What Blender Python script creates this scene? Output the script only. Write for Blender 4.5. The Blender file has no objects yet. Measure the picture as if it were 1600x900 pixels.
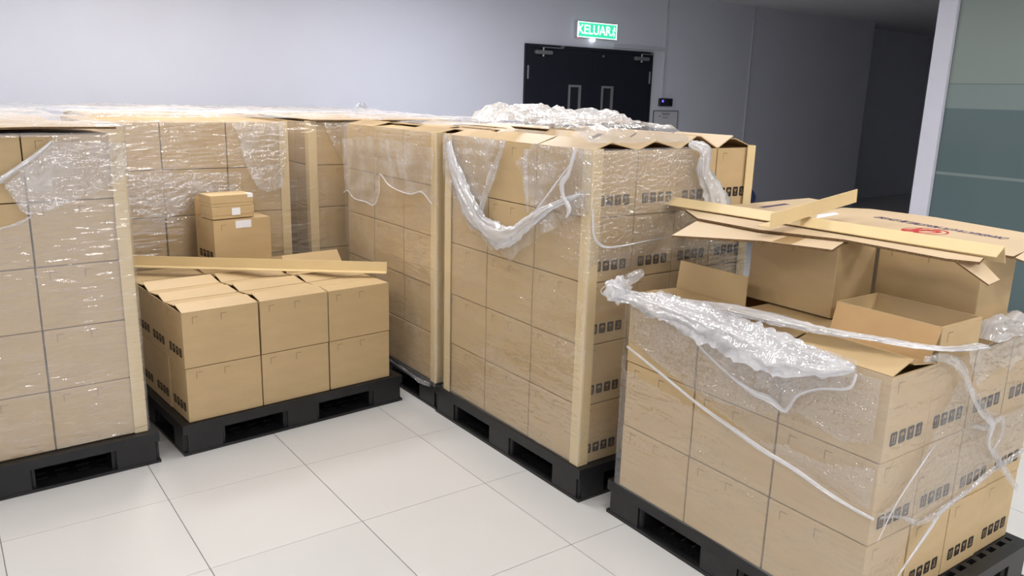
import bpy, bmesh, math, random
from mathutils import Vector, Matrix, noise
random.seed(7)
S = bpy.context.scene
COL = S.collection
PI = math.pi

# ------------------------------------------------------------------ camera
cam_d = bpy.data.cameras.new('camera')
cam = bpy.data.objects.new('camera', cam_d)
COL.objects.link(cam)
S.camera = cam
cam_d.sensor_width = 36.0
cam_d.lens = 1249.92 * 36.0 / 1600.0
cam_d.clip_start = 0.05
pit, yaw, rol = 0.23925, 0.63310, 0.02810
fw = Vector((math.sin(yaw) * math.cos(pit), math.cos(yaw) * math.cos(pit), -math.sin(pit)))
rt = Vector((math.cos(yaw), -math.sin(yaw), 0))
up = rt.cross(fw)
r2 = rt * math.cos(rol) + up * math.sin(rol)
u2 = -rt * math.sin(rol) + up * math.cos(rol)
M = Matrix((r2, u2, -fw)).transposed().to_4x4()
M.translation = Vector((-0.06005, -3.29721, 1.70161))
cam.matrix_world = M

# ------------------------------------------------------------------ world, lamps, exposure
S.view_settings.view_transform = 'Standard'
S.view_settings.look = 'None'
S.view_settings.exposure = 0.1
S.view_settings.gamma = 1.0
S.view_settings.use_curve_mapping = False
S.cycles.transparent_max_bounces = 10
S.cycles.max_bounces = 6
S.cycles.diffuse_bounces = 3
S.cycles.glossy_bounces = 2
S.cycles.adaptive_threshold = 0.04
W = bpy.data.worlds.new('world')
S.world = W
W.use_nodes = True
W.node_tree.nodes['Background'].inputs[0].default_value = (0.75, 0.82, 1.0, 1)
W.node_tree.nodes['Background'].inputs[1].default_value = 0.03

CEIL = 2.95


def panel_or_fill_light(x, y, power, sx=0.6, sy=0.6, col=(1.0, 0.975, 0.945)):
    d = bpy.data.lights.new('ceiling_panel_or_fill_light', 'AREA')
    d.shape = 'RECTANGLE'
    d.size = sx
    d.size_y = sy
    d.energy = power
    d.color = col
    o = bpy.data.objects.new('ceiling_panel_or_fill_light', d)
    o.location = (x, y, CEIL - 0.02)
    COL.objects.link(o)


# inferred ceiling panels, plus unseen lamps added to brighten wall, post and carton fronts
for (x, y, p) in ((-0.9, -6.9, 40), (2.7, -6.9, 44),  # row added behind the camera to lift the upright carton faces
                  (-0.9, -4.6, 32), (1.5, -4.6, 32), (3.9, -4.6, 34), (6.3, -4.6, 44),  # last lamp added to light the post and glass
                  (-0.9, -2.0, 17), (1.5, -2.0, 17), (3.9, -2.0, 22), (6.3, -2.0, 14),  # last lamp added to lift the post and door wall
                  (-0.9, 0.4, 20), (1.5, 0.4, 22), (3.9, 0.4, 22),  # last lamp added for the back wall around the door
                  (-1.4, 2.3, 40), (1.3, 2.3, 40), (3.9, 2.3, 46)):  # row added to wash the back wall
    panel_or_fill_light(x, y, p, col=(0.92, 0.93, 1.0) if (x, y) == (3.9, 2.3) else (1.0, 0.975, 0.95))  # cool lamp added to turn the middle of the wall lavender


# ------------------------------------------------------------------ materials
def nodes(name):
    m = bpy.data.materials.new(name)
    m.use_nodes = True
    nt = m.node_tree
    return m, nt, nt.nodes['Principled BSDF']


def link(nt, a, b):
    nt.links.new(a, b)


def mat(name, col, rough=0.6, spec=0.5, noise_scale=None, amt=0.08, bump=0.0, bscale=60, metal=0.0, stretch=None):
    m, nt, b = nodes(name)
    b.inputs['Base Color'].default_value = (*col, 1)
    b.inputs['Roughness'].default_value = rough
    b.inputs['Specular IOR Level'].default_value = spec
    b.inputs['Metallic'].default_value = metal
    tc = nt.nodes.new('ShaderNodeTexCoord')
    mp = nt.nodes.new('ShaderNodeMapping')
    if stretch:
        mp.inputs['Scale'].default_value = stretch
    link(nt, tc.outputs['Object'], mp.inputs['Vector'])
    if noise_scale:
        n = nt.nodes.new('ShaderNodeTexNoise')
        n.inputs['Scale'].default_value = noise_scale
        n.inputs['Detail'].default_value = 4
        link(nt, mp.outputs['Vector'], n.inputs['Vector'])
        r = nt.nodes.new('ShaderNodeMapRange')
        r.inputs['From Min'].default_value = 0.3
        r.inputs['From Max'].default_value = 0.7
        r.inputs['To Min'].default_value = 1 - amt
        r.inputs['To Max'].default_value = 1 + amt
        link(nt, n.outputs['Fac'], r.inputs['Value'])
        mx = nt.nodes.new('ShaderNodeVectorMath')
        mx.operation = 'SCALE'
        mx.inputs[0].default_value = col
        link(nt, r.outputs['Result'], mx.inputs['Scale'])
        link(nt, mx.outputs['Vector'], b.inputs['Base Color'])
    if bump:
        n2 = nt.nodes.new('ShaderNodeTexNoise')
        n2.inputs['Scale'].default_value = bscale
        n2.inputs['Detail'].default_value = 3
        link(nt, mp.outputs['Vector'], n2.inputs['Vector'])
        bp = nt.nodes.new('ShaderNodeBump')
        bp.inputs['Strength'].default_value = bump
        bp.inputs['Distance'].default_value = 0.01
        link(nt, n2.outputs['Fac'], bp.inputs['Height'])
        link(nt, bp.outputs['Normal'], b.inputs['Normal'])
    return m


def srgb(r, g, b):
    f = lambda v: (v / 255 / 12.92) if v / 255 <= 0.04045 else ((v / 255 + 0.055) / 1.055) ** 2.4
    return (f(r), f(g), f(b))


MAT = {}
MAT['carton'] = mat('corrugated_kraft', srgb(194, 167, 124), 0.5, 0.5, 6, 0.05, 0.05, 25, stretch=(1, 1, 3))
MAT['carton_in'] = mat('kraft_inner_liner', srgb(190, 156, 112), 0.85, 0.15, 8, 0.05)
MAT['board'] = mat('kraft_edge_board', srgb(222, 198, 150), 0.5, 0.5, 5, 0.04)
MAT['sheet'] = mat('kraft_sheet', srgb(206, 182, 148), 0.5, 0.5, 4, 0.05, 0.05, 14)
MAT['sheet_edge'] = mat('corrugated_edge', srgb(112, 88, 62), 0.85, 0.1, 200, 0.4)
MAT['ink'] = mat('black_ink', (0.016, 0.014, 0.013), 0.6, 0.3)
MAT['glyph'] = mat('unprinted_glyph', srgb(158, 134, 98), 0.7, 0.2)
MAT['scoreline'] = mat('brown_print', srgb(104, 80, 52), 0.7, 0.2)
MAT['plastic'] = mat('black_pallet_plastic', (0.012, 0.012, 0.013), 0.42, 0.45, 9, 0.3, 0.08, 120)
MAT['wall'] = mat('white_wall_paint', srgb(213, 216, 228), 0.65, 0.3, 2, 0.015, 0.03, 90)
MAT['ceiling'] = mat('white_ceiling_paint', srgb(225, 225, 228), 0.8, 0.2, 2, 0.02)
MAT['grout'] = mat('grey_grout', srgb(150, 147, 142), 0.8, 0.2, 30, 0.1)
MAT['door'] = mat('dark_navy_door', srgb(26, 29, 40), 0.45, 0.4, 3, 0.08)
MAT['steel'] = mat('brushed_steel', srgb(150, 152, 156), 0.35, 0.5, 40, 0.06, metal=0.6)
MAT['darkglass'] = mat('dark_glass', (0.02, 0.021, 0.026), 0.1, 0.5)
MAT['frame'] = mat('grey_window_frame', srgb(120, 122, 128), 0.5, 0.4, 10, 0.05)
MAT['white_metal'] = mat('white_column_paint', srgb(222, 222, 234), 0.4, 0.4, 3, 0.02)
MAT['paper'] = mat('white_paper', srgb(236, 236, 240), 0.8, 0.2, 12, 0.02)
MAT['notice'] = mat('notice_sheet', srgb(205, 206, 214), 0.5, 0.3, 8, 0.03)
MAT['blue'] = mat('dark_blue_plastic', srgb(32, 46, 92), 0.4, 0.5, 6, 0.15)
MAT['red_ink'] = mat('red_ink', srgb(186, 40, 44), 0.6, 0.3)
MAT['violet_ink'] = mat('violet_ink', srgb(62, 46, 92), 0.6, 0.3)
MAT['trunking'] = mat('trunking_plastic', srgb(196, 197, 206), 0.5, 0.4, 5, 0.02)
MAT['tape'] = mat('clear_brown_tape', srgb(172, 142, 102), 0.18, 0.6, 5, 0.04)


def emis(name, col, s):
    m, nt, b = nodes(name)
    b.inputs['Base Color'].default_value = (*col, 1)
    b.inputs['Emission Color'].default_value = (*col, 1)
    b.inputs['Emission Strength'].default_value = s
    return m


MAT['sign_green'] = emis('lit_green_sign', (0.05, 0.62, 0.34), 1.0)
MAT['sign_white'] = emis('lit_white_letters', (0.80, 1.0, 0.93), 1.4)
MAT['lamp'] = emis('lit_lamp', (0.95, 0.95, 1.0), 4.0)
MAT['led_red'] = emis('red_led', (1.0, 0.12, 0.2), 0.8)
MAT['led_blue'] = emis('blue_led', (0.12, 0.1, 1.0), 1.6)

# polished porcelain tile, slightly different tone for each tile
m, nt, b = nodes('polished_porcelain_tile')
oi = nt.nodes.new('ShaderNodeObjectInfo')
r = nt.nodes.new('ShaderNodeMapRange')
r.inputs['To Min'].default_value = 0.965
r.inputs['To Max'].default_value = 1.02
link(nt, oi.outputs['Random'], r.inputs['Value'])
tc = nt.nodes.new('ShaderNodeTexCoord')
n = nt.nodes.new('ShaderNodeTexNoise')
n.inputs['Scale'].default_value = 3.0
n.inputs['Detail'].default_value = 5
link(nt, tc.outputs['Object'], n.inputs['Vector'])
r3 = nt.nodes.new('ShaderNodeMapRange')
r3.inputs['To Min'].default_value = 0.97
r3.inputs['To Max'].default_value = 1.03
link(nt, n.outputs['Fac'], r3.inputs['Value'])
mm = nt.nodes.new('ShaderNodeMath')
mm.operation = 'MULTIPLY'
link(nt, r.outputs['Result'], mm.inputs[0])
link(nt, r3.outputs['Result'], mm.inputs[1])
sc = nt.nodes.new('ShaderNodeVectorMath')
sc.operation = 'SCALE'
sc.inputs[0].default_value = srgb(209, 208, 206)
link(nt, mm.outputs[0], sc.inputs['Scale'])
link(nt, sc.outputs['Vector'], b.inputs['Base Color'])
b.inputs['Roughness'].default_value = 0.16
b.inputs['Specular IOR Level'].default_value = 0.4
MAT['tile'] = m


# tinted glass wall
def glass_mat(name, tint, trans, rough):
    m, nt, b = nodes(name)
    nt.nodes.remove(b)
    out = nt.nodes['Material Output']
    tr = nt.nodes.new('ShaderNodeBsdfTransparent')
    tr.inputs[0].default_value = (*tint, 1)
    df = nt.nodes.new('ShaderNodeBsdfDiffuse')
    df.inputs[0].default_value = (*tint, 1)
    gl = nt.nodes.new('ShaderNodeBsdfGlossy')
    gl.inputs['Roughness'].default_value = rough
    gl.inputs[0].default_value = (0.85, 0.95, 0.92, 1)
    m1 = nt.nodes.new('ShaderNodeMixShader')
    m1.inputs[0].default_value = 1 - trans
    link(nt, tr.outputs[0], m1.inputs[1])
    link(nt, df.outputs[0], m1.inputs[2])
    fr = nt.nodes.new('ShaderNodeFresnel')
    fr.inputs['IOR'].default_value = 1.5
    m2 = nt.nodes.new('ShaderNodeMixShader')
    link(nt, fr.outputs[0], m2.inputs[0])
    link(nt, m1.outputs[0], m2.inputs[1])
    link(nt, gl.outputs[0], m2.inputs[2])
    link(nt, m2.outputs[0], out.inputs['Surface'])
    return m


MAT['glass'] = glass_mat('green_tinted_glass', srgb(116, 136, 140), 0.30, 0.12)
MAT['frost'] = glass_mat('frosted_glass_band', srgb(146, 162, 160), 0.25, 0.3)
MAT['frost2'] = glass_mat('pale_frosted_glass', srgb(152, 164, 158), 0.2, 0.35)


# stretch film: clear plastic with streaks along the wrap, milky where it is gathered
def film_mat(name, milk_lo, milk_hi, gloss, streak=(12.0, 60.0, 1.0), bump=1.0, crumple=60.0, dist=0.0065, rough=0.1, cw=0.8, milk=(3, 7, 1), patch=0.0):
    m, nt, b = nodes(name)
    nt.nodes.remove(b)
    out = nt.nodes['Material Output']
    uv = nt.nodes.new('ShaderNodeUVMap')
    mp = nt.nodes.new('ShaderNodeMapping')
    mp.inputs['Scale'].default_value = streak
    link(nt, uv.outputs['UV'], mp.inputs['Vector'])
    n1 = nt.nodes.new('ShaderNodeTexNoise')
    n1.inputs['Scale'].default_value = 1.0
    n1.inputs['Detail'].default_value = 0.3
    n1.inputs['Distortion'].default_value = 0.4
    link(nt, mp.outputs['Vector'], n1.inputs['Vector'])
    n2 = nt.nodes.new('ShaderNodeTexNoise')
    n2.inputs['Scale'].default_value = crumple
    n2.inputs['Detail'].default_value = 1
    n2.inputs['Distortion'].default_value = 0.6
    link(nt, uv.outputs['UV'], n2.inputs['Vector'])
    ad = nt.nodes.new('ShaderNodeMath')
    ad.operation = 'MULTIPLY_ADD'
    link(nt, n2.outputs['Fac'], ad.inputs[0])
    ad.inputs[1].default_value = cw
    link(nt, n1.outputs['Fac'], ad.inputs[2])
    bp = nt.nodes.new('ShaderNodeBump')
    bp.inputs['Strength'].default_value = bump
    bp.inputs['Distance'].default_value = dist
    link(nt, ad.outputs[0], bp.inputs['Height'])
    # milkiness
    mr = nt.nodes.new('ShaderNodeMapRange')
    mr.inputs['From Min'].default_value = 0.38
    mr.inputs['From Max'].default_value = 0.68
    mr.inputs['To Min'].default_value = milk_lo
    mr.inputs['To Max'].default_value = milk_hi
    mp3 = nt.nodes.new('ShaderNodeMapping')
    mp3.inputs['Scale'].default_value = milk
    link(nt, uv.outputs['UV'], mp3.inputs['Vector'])
    n3 = nt.nodes.new('ShaderNodeTexNoise')
    n3.inputs['Scale'].default_value = 1.0
    n3.inputs['Detail'].default_value = 3
    n3.inputs['Distortion'].default_value = 0.8
    link(nt, mp3.outputs['Vector'], n3.inputs['Vector'])
    link(nt, n3.outputs['Fac'], mr.inputs['Value'])
    if patch:       # the film is tight in some patches and wrinkled in others
        br = nt.nodes.new('ShaderNodeMapRange')
        br.inputs['From Min'].default_value = 0.40
        br.inputs['From Max'].default_value = 0.62
        br.inputs['To Min'].default_value = patch
        br.inputs['To Max'].default_value = bump
        link(nt, n3.outputs['Fac'], br.inputs['Value'])
        link(nt, br.outputs['Result'], bp.inputs['Strength'])
    tr = nt.nodes.new('ShaderNodeBsdfTransparent')
    tr.inputs[0].default_value = (0.97, 0.97, 0.975, 1)
    df = nt.nodes.new('ShaderNodeBsdfDiffuse')
    df.inputs[0].default_value = (0.93, 0.93, 0.95, 1)
    tl = nt.nodes.new('ShaderNodeBsdfTranslucent')
    tl.inputs[0].default_value = (0.93, 0.93, 0.95, 1)
    dm = nt.nodes.new('ShaderNodeMixShader')
    dm.inputs[0].default_value = 0.4
    link(nt, df.outputs[0], dm.inputs[1])
    link(nt, tl.outputs[0], dm.inputs[2])
    m1 = nt.nodes.new('ShaderNodeMixShader')
    link(nt, mr.outputs['Result'], m1.inputs[0])
    link(nt, tr.outputs[0], m1.inputs[1])
    link(nt, dm.outputs[0], m1.inputs[2])
    gl = nt.nodes.new('ShaderNodeBsdfGlossy')
    gl.inputs['Roughness'].default_value = rough
    gl.inputs[0].default_value = (1, 1, 1, 1)
    link(nt, bp.outputs['Normal'], gl.inputs['Normal'])
    m2 = nt.nodes.new('ShaderNodeMixShader')
    m2.inputs[0].default_value = gloss
    link(nt, m1.outputs[0], m2.inputs[1])
    link(nt, gl.outputs[0], m2.inputs[2])
    link(nt, m2.outputs[0], out.inputs['Surface'])
    return m


MAT['film'] = film_mat('clear_stretch_film', 0.05, 0.14, 0.12, (14, 60, 1), 1.0, 55, 0.008, patch=0.2)
MAT['film_crisp'] = film_mat('crinkled_stretch_film', 0.02, 0.12, 0.15, (24, 66, 1), 1.0, 75, 0.009, 0.09, 1.0, (5, 8, 1), 0.75)
MAT['film_streak'] = film_mat('tight_stretch_film', 0.05, 0.15, 0.15, (11, 55, 1), 1.0, 50, 0.0085, 0.1, 0.25, (4, 5, 1), 0.3)
MAT['film_sheet'] = film_mat('loose_stretch_film', 0.06, 0.36, 0.17, (20, 40, 1), 1.0, 60, 0.008, milk=(9, 5, 1))
MAT['film_rope'] = film_mat('gathered_stretch_film', 0.45, 1.0, 0.2, (6, 90, 1), 1.0, 60, 0.008, milk=(5, 60, 1))
MAT['film_top'] = film_mat('top_stretch_film', 0.18, 0.5, 0.13, (12, 20, 1), 1.0, 40, 0.008)


# ------------------------------------------------------------------ helpers
def obj(name, me, material=None, parent=None, loc=None, rot=None):
    o = bpy.data.objects.new(name, me)
    COL.objects.link(o)
    if material is not None:
        ms = material if isinstance(material, (list, tuple)) else [material]
        if not me.materials:
            for k in ms:
                me.materials.append(MAT[k])
    if parent:
        o.parent = parent
    if loc:
        o.location = loc
    if rot:
        o.rotation_euler = rot
    return o


def tag(o, label, cat, group=None):
    o['label'] = label
    o['category'] = cat
    if group:
        o['group'] = group
    return o


def struct(o, label=None):
    o['kind'] = 'structure'
    if label:
        o['label'] = label
    return o


def empty(name, loc=(0, 0, 0), rz=0):
    o = bpy.data.objects.new(name, None)
    COL.objects.link(o)
    o.location = loc
    o.rotation_euler = (0, 0, rz)
    o.empty_display_size = 0.1
    return o


def tomesh(bm, name, smooth=False):
    bmesh.ops.recalc_face_normals(bm, faces=bm.faces[:])
    me = bpy.data.meshes.new(name)
    bm.to_mesh(me)
    bm.free()
    if smooth:
        for p in me.polygons:
            p.use_smooth = True
    return me


def add_box(bm, x0, x1, y0, y1, z0, z1, mi=0):
    v = [bm.verts.new(c) for c in ((x0, y0, z0), (x1, y0, z0), (x1, y1, z0), (x0, y1, z0),
                                   (x0, y0, z1), (x1, y0, z1), (x1, y1, z1), (x0, y1, z1))]
    for f in ((3, 2, 1, 0), (4, 5, 6, 7), (0, 1, 5, 4), (1, 2, 6, 5), (2, 3, 7, 6), (3, 0, 4, 7)):
        fc = bm.faces.new([v[i] for i in f])
        fc.material_index = mi


def box_mesh(name, x0, x1, y0, y1, z0, z1, bev=0.0, seg=1):
    bm = bmesh.new()
    add_box(bm, x0, x1, y0, y1, z0, z1)
    if bev:
        bmesh.ops.bevel(bm, geom=bm.edges[:], offset=bev, segments=seg, affect='EDGES', profile=0.6)
    return tomesh(bm, name)


def add_cyl(bm, c, r, h, axis='Z', n=24, mi=0):
    c = Vector(c)
    def P(a, t):
        x, y = r * math.cos(a), r * math.sin(a)
        return c + {'Z': Vector((x, y, t)), 'Y': Vector((x, t, y)), 'X': Vector((t, x, y))}[axis]
    b = [bm.verts.new(P(2 * PI * i / n, 0)) for i in range(n)]
    t = [bm.verts.new(P(2 * PI * i / n, h)) for i in range(n)]
    for i in range(n):
        f = bm.faces.new((b[i], b[(i + 1) % n], t[(i + 1) % n], t[i]))
        f.material_index = mi
    bm.faces.new(b[::-1]).material_index = mi
    bm.faces.new(t).material_index = mi


def prism(name, poly, z, th, zf=None):
    """flat sheet of corrugated board with its real thickness; zf(x,y) adds a warp"""
    bm = bmesh.new()
    g = zf or (lambda x, y: 0)
    a = [bm.verts.new((x, y, z + g(x, y))) for x, y in poly]
    b_ = [bm.verts.new((x, y, z + th + g(x, y))) for x, y in poly]
    bm.faces.new(a[::-1])
    bm.faces.new(b_)
    n_ = len(poly)
    for i in range(n_):
        bm.faces.new((a[i], a[(i + 1) % n_], b_[(i + 1) % n_], b_[i])).material_index = 1
    bmesh.ops.triangulate(bm, faces=[f for f in bm.faces if len(f.verts) > 4])
    return tomesh(bm, name)


def text_mesh(body, size, bold=0.0, shear=0.0, extrude=0.0004):
    cu = bpy.data.curves.new('lettering', 'FONT')
    cu.body = body
    cu.size = size
    cu.align_x = 'CENTER'
    cu.align_y = 'CENTER'
    cu.offset = bold
    cu.shear = shear
    cu.extrude = extrude
    cu.resolution_u = 3
    t = bpy.data.objects.new('lettering_source', cu)
    COL.objects.link(t)
    dg = bpy.context.evaluated_depsgraph_get()
    me = bpy.data.meshes.new_from_object(t.evaluated_get(dg))
    bpy.data.objects.remove(t)
    return me


def nz(x, y, z=0.0):
    return noise.noise((x, y, z))


# ------------------------------------------------------------------ room shell
YW = 4.2
XL, XR, YF = -3.2, 15.5, -8.0
fl = struct(obj('floor', box_mesh('floor', XL, XR, YF, 6.0, -0.12, -0.004), 'grout'), 'pale polished tile floor')
T = 0.6
tile_me = box_mesh('tile', 0.0016, T - 0.0016, 0.0016, T - 0.0016, -0.010, 0.0, 0.0008)
tile_me.materials.append(MAT['tile'])
# laid one by one where the room is lit; the far dark passage keeps one slab in the tile colour
for i in range(-2, 13):
    for j in range(-7, 7):
        obj('tile', tile_me, None, fl, (i * T, j * T, 0))
far = obj('far_tiling', box_mesh('far_tiling', 13 * T, XR, -7 * T, 6.0, -0.010, 0.0), 'tile', fl)
near = obj('near_tiling', box_mesh('near_tiling', XL, 13 * T, YF, -7 * T, -0.010, 0.0), 'tile', fl)
side = obj('side_tiling', box_mesh('side_tiling', XL, -2 * T, -7 * T, YW, -0.010, 0.0), 'tile', fl)

wb = struct(obj('wall_back', box_mesh('wall_back', XL, 12.5, YW, YW + 0.15, 0, CEIL), 'wall'), 'white painted back wall')
struct(obj('wall_recess', box_mesh('wall_recess', 12.5, XR, YW + 0.6, YW + 0.75, 0, CEIL), 'wall'), 'dark recessed end of the back wall')
struct(obj('wall_recess_return', box_mesh('wall_recess_return', 12.35, 12.5, YW + 0.15, YW + 0.75, 0, CEIL), 'wall'))
struct(obj('wall_left', box_mesh('wall_left', XL - 0.15, XL, YF, YW, 0, CEIL), 'wall'), 'white side wall')
struct(obj('wall_front', box_mesh('wall_front', XL, XR, YF - 0.15, YF, 0, CEIL), 'wall'), 'white wall behind the viewer')
struct(obj('wall_right', box_mesh('wall_right', XR, XR + 0.15, YF, 5.0, 0, CEIL), 'wall'), 'end wall of the dark passage')
struct(obj('ceiling', box_mesh('ceiling', XL, XR, YF, 5.0, CEIL, CEIL + 0.12), 'ceiling'), 'white ceiling')

# glass partition: post, panes with frosted bands, floor channel
GX = 7.25
struct(obj('trim_1', box_mesh('glass_post', GX - 0.05, GX + 0.07, 0.31, 0.47, 0, CEIL, 0.004), 'white_metal'), 'white square post at the end of the glass wall')
gw = empty('window_1', (GX, 0.31, 0))
struct(gw, 'green tinted glass partition beside the white post')
for k, (y1, y0) in enumerate(((0.305, -1.195), (-1.205, -2.705), (-2.715, -4.2))):
    p = obj('pane', box_mesh('pane', 0.0, 0.012, y0 - 0.31, y1 - 0.31, 0.02, CEIL), 'glass', gw)
    obj('upper_frosting', box_mesh('upper_frosting', -0.003, -0.001, y0 - 0.31, y1 - 0.31, 1.885, CEIL), 'frost2', p)
    obj('frosted_band', box_mesh('frosted_band', -0.003, -0.001, y0 - 0.31, y1 - 0.31, 1.675, 1.88), 'frost', p)
    obj('frosted_line', box_mesh('frosted_line', -0.003, -0.001, y0 - 0.31, y1 - 0.31, 1.10, 1.125), 'frost', p)
obj('floor_channel', box_mesh('floor_channel', -0.02, 0.032, -4.5, 0.0, 0.0, 0.02), 'steel', gw)

# double door
DX0, DX1, DZ = 5.52, 7.53, 2.245
dr = empty('door_1', (DX0, YW, 0))
struct(dr, 'dark navy double fire door')
DWd = DX1 - DX0
bm = bmesh.new()
add_box(bm, -0.0, 0.035, -0.03, 0.0, 0, DZ)
add_box(bm, DWd - 0.035, DWd, -0.03, 0.0, 0, DZ)
add_box(bm, 0.035, DWd - 0.035, -0.03, 0.0, DZ - 0.035, DZ)
obj('door_frame', tomesh(bm, 'door_frame'), 'door', dr)
half = DWd / 2


def leaf_mesh(x0, x1, wx0, wx1, wz0, wz1):
    bm = bmesh.new()
    y0, y1 = -0.022, -0.001
    add_box(bm, x0, wx0, y0, y1, 0.005, DZ - 0.037)
    add_box(bm, wx1, x1, y0, y1, 0.005, DZ - 0.037)
    add_box(bm, wx0, wx1, y0, y1, 0.005, wz0)
    add_box(bm, wx0, wx1, y0, y1, wz1, DZ - 0.037)
    return tomesh(bm, 'door_leaf')


for s, (x0, x1, wx0, wx1) in enumerate(((0.037, half - 0.002, 0.645, 0.835), (half + 0.002, DWd - 0.037, 1.165, 1.355))):
    wz0, wz1 = 1.445, 1.812
    lf = obj('door_leaf', leaf_mesh(x0, x1, wx0, wx1, wz0, wz1), 'door', dr)
    bm = bmesh.new()
    f = 0.026
    add_box(bm, wx0, wx0 + f, -0.034, -0.004, wz0, wz1)
    add_box(bm, wx1 - f, wx1, -0.034, -0.004, wz0, wz1)
    add_box(bm, wx0 + f, wx1 - f, -0.034, -0.004, wz0, wz0 + f)
    add_box(bm, wx0 + f, wx1 - f, -0.034, -0.004, wz1 - f, wz1)
    obj('window_frame', tomesh(bm, 'vision_frame'), 'frame', lf)
    obj('window_pane', box_mesh('vision_pane', wx0 + f, wx1 - f, -0.012, -0.006, wz0 + f, wz1 - f), 'darkglass', lf)
    # closer: body, arm
    cx = 0.12 if s == 0 else DWd - 0.335
    bm = bmesh.new()
    add_box(bm, cx, cx + 0.24, -0.075, -0.023, 2.135, 2.178)
    bmesh.ops.bevel(bm, geom=bm.edges[:], offset=0.008, segments=2, affect='EDGES')
    add_cyl(bm, (cx + 0.115, -0.05, 2.112), 0.014, 0.024)
    cl = obj('door_closer', tomesh(bm, 'closer_body'), 'steel', lf)
    bm = bmesh.new()
    add_cyl(bm, (cx + 0.115, -0.05, 2.178), 0.012, 0.03)
    add_box(bm, cx + 0.105, cx + 0.40 if s == 0 else cx + 0.30, -0.062, -0.042, 2.207, 2.219)
    add_box(bm, cx + 0.38 if s == 0 else cx + 0.28, cx + 0.41 if s == 0 else cx + 0.31, -0.062, -0.028, 2.214, 2.24)
    obj('closer_arm', tomesh(bm, 'closer_arm'), 'steel', cl)
    hx = 0.028 if s == 0 else DWd - 0.052
    for hz in (1.86, 0.25):
        obj('hinge', box_mesh('hinge', hx, hx + 0.022, -0.038, -0.022, hz, hz + 0.15, 0.003), 'steel', lf)
bm = bmesh.new()
add_cyl(bm, (1.17, -0.03, 2.158), 0.012, 0.008, 'Y', 12)
obj('door_viewer', tomesh(bm, 'door_viewer'), 'steel', dr)

# cable trunking on the wall
bm = bmesh.new()
add_box(bm, 7.742, 7.772, YW - 0.022, YW - 0.0005, 1.69, CEIL)
add_box(bm, 6.86, 7.742, YW - 0.022, YW - 0.0005, 2.27, 2.305)
struct(obj('trim_2', tomesh(bm, 'trunking'), 'trunking'), 'thin cable trunking beside the door')
struct(obj('trim_3', box_mesh('trunking', 9.46, 9.49, YW - 0.02, YW - 0.0005, 0, CEIL), 'trunking'), 'vertical cable trunking on the dark wall')
for nm, bx in (('baseboard_back_left', (XL, DX0)), ('baseboard_back_right', (DX1, 12.4))):
    struct(obj(nm, box_mesh('baseboard', bx[0], bx[1], YW - 0.012, YW - 0.0005, 0.001, 0.09), 'trunking'))

# exit sign
sg = empty('exit_sign', (6.55, YW - 0.05, 2.44))
tag(sg, 'lit green exit sign with white letters above the double door', 'sign')
obj('housing', box_mesh('sign_housing', -0.31, 0.31, -0.0, 0.049, -0.085, 0.09, 0.006), 'trunking', sg)
obj('panel', box_mesh('sign_panel', -0.30, 0.30, -0.006, 0.001, -0.077, 0.082), 'sign_green', sg)
bm = bmesh.new()
for (x0, x1, z0, z1) in ((-0.305, 0.305, 0.080, 0.089), (-0.305, 0.305, -0.085, -0.076), (-0.308, -0.298, -0.085, 0.089), (0.298, 0.308, -0.085, 0.089)):
    add_box(bm, x0, x1, -0.009, -0.004, z0, z1)
obj('rim', tomesh(bm, 'sign_rim'), 'sign_white', sg)
obj('lettering', text_mesh('KELUAR', 0.145, 0.0022), 'sign_white', sg, (-0.05, -0.0075, 0.0), (PI / 2, 0, 0))
bm = bmesh.new()   # running-man pictogram
add_cyl(bm, (0.265, -0.0085, 0.045), 0.011, 0.002, 'Y', 12)
for (a, b_, w_) in (((0.262, 0.034), (0.248, -0.008), 0.016), ((0.248, -0.008), (0.27, -0.03), 0.010), ((0.27, -0.03), (0.258, -0.052), 0.010),
                    ((0.248, -0.008), (0.236, -0.034), 0.010), ((0.236, -0.034), (0.215, -0.038), 0.010), ((0.262, 0.03), (0.284, 0.012), 0.008), ((0.26, 0.03), (0.236, 0.018), 0.008)):
    d = Vector((b_[0] - a[0], b_[1] - a[1])).normalized()
    q = Vector((-d.y, d.x)) * w_ / 2
    vs = [bm.verts.new((p[0], -0.0085, p[1])) for p in ((a[0] + q.x, a[1] + q.y), (b_[0] + q.x, b_[1] + q.y), (b_[0] - q.x, b_[1] - q.y), (a[0] - q.x, a[1] - q.y))]
    bm.faces.new(vs)
obj('pictogram', tomesh(bm, 'pictogram'), 'sign_white', sg)
bm = bmesh.new()
bmesh.ops.create_uvsphere(bm, u_segments=16, v_segments=10, radius=0.022)
obj('lamp', tomesh(bm, 'sign_lamp', True), 'lamp', sg, (-0.04, 0.015, -0.104))
bm = bmesh.new()
add_cyl(bm, (-0.292, -0.01, -0.088), 0.008, 0.012, 'Y', 12)
obj('indicator', tomesh(bm, 'sign_indicator'), 'led_red', sg)

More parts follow.
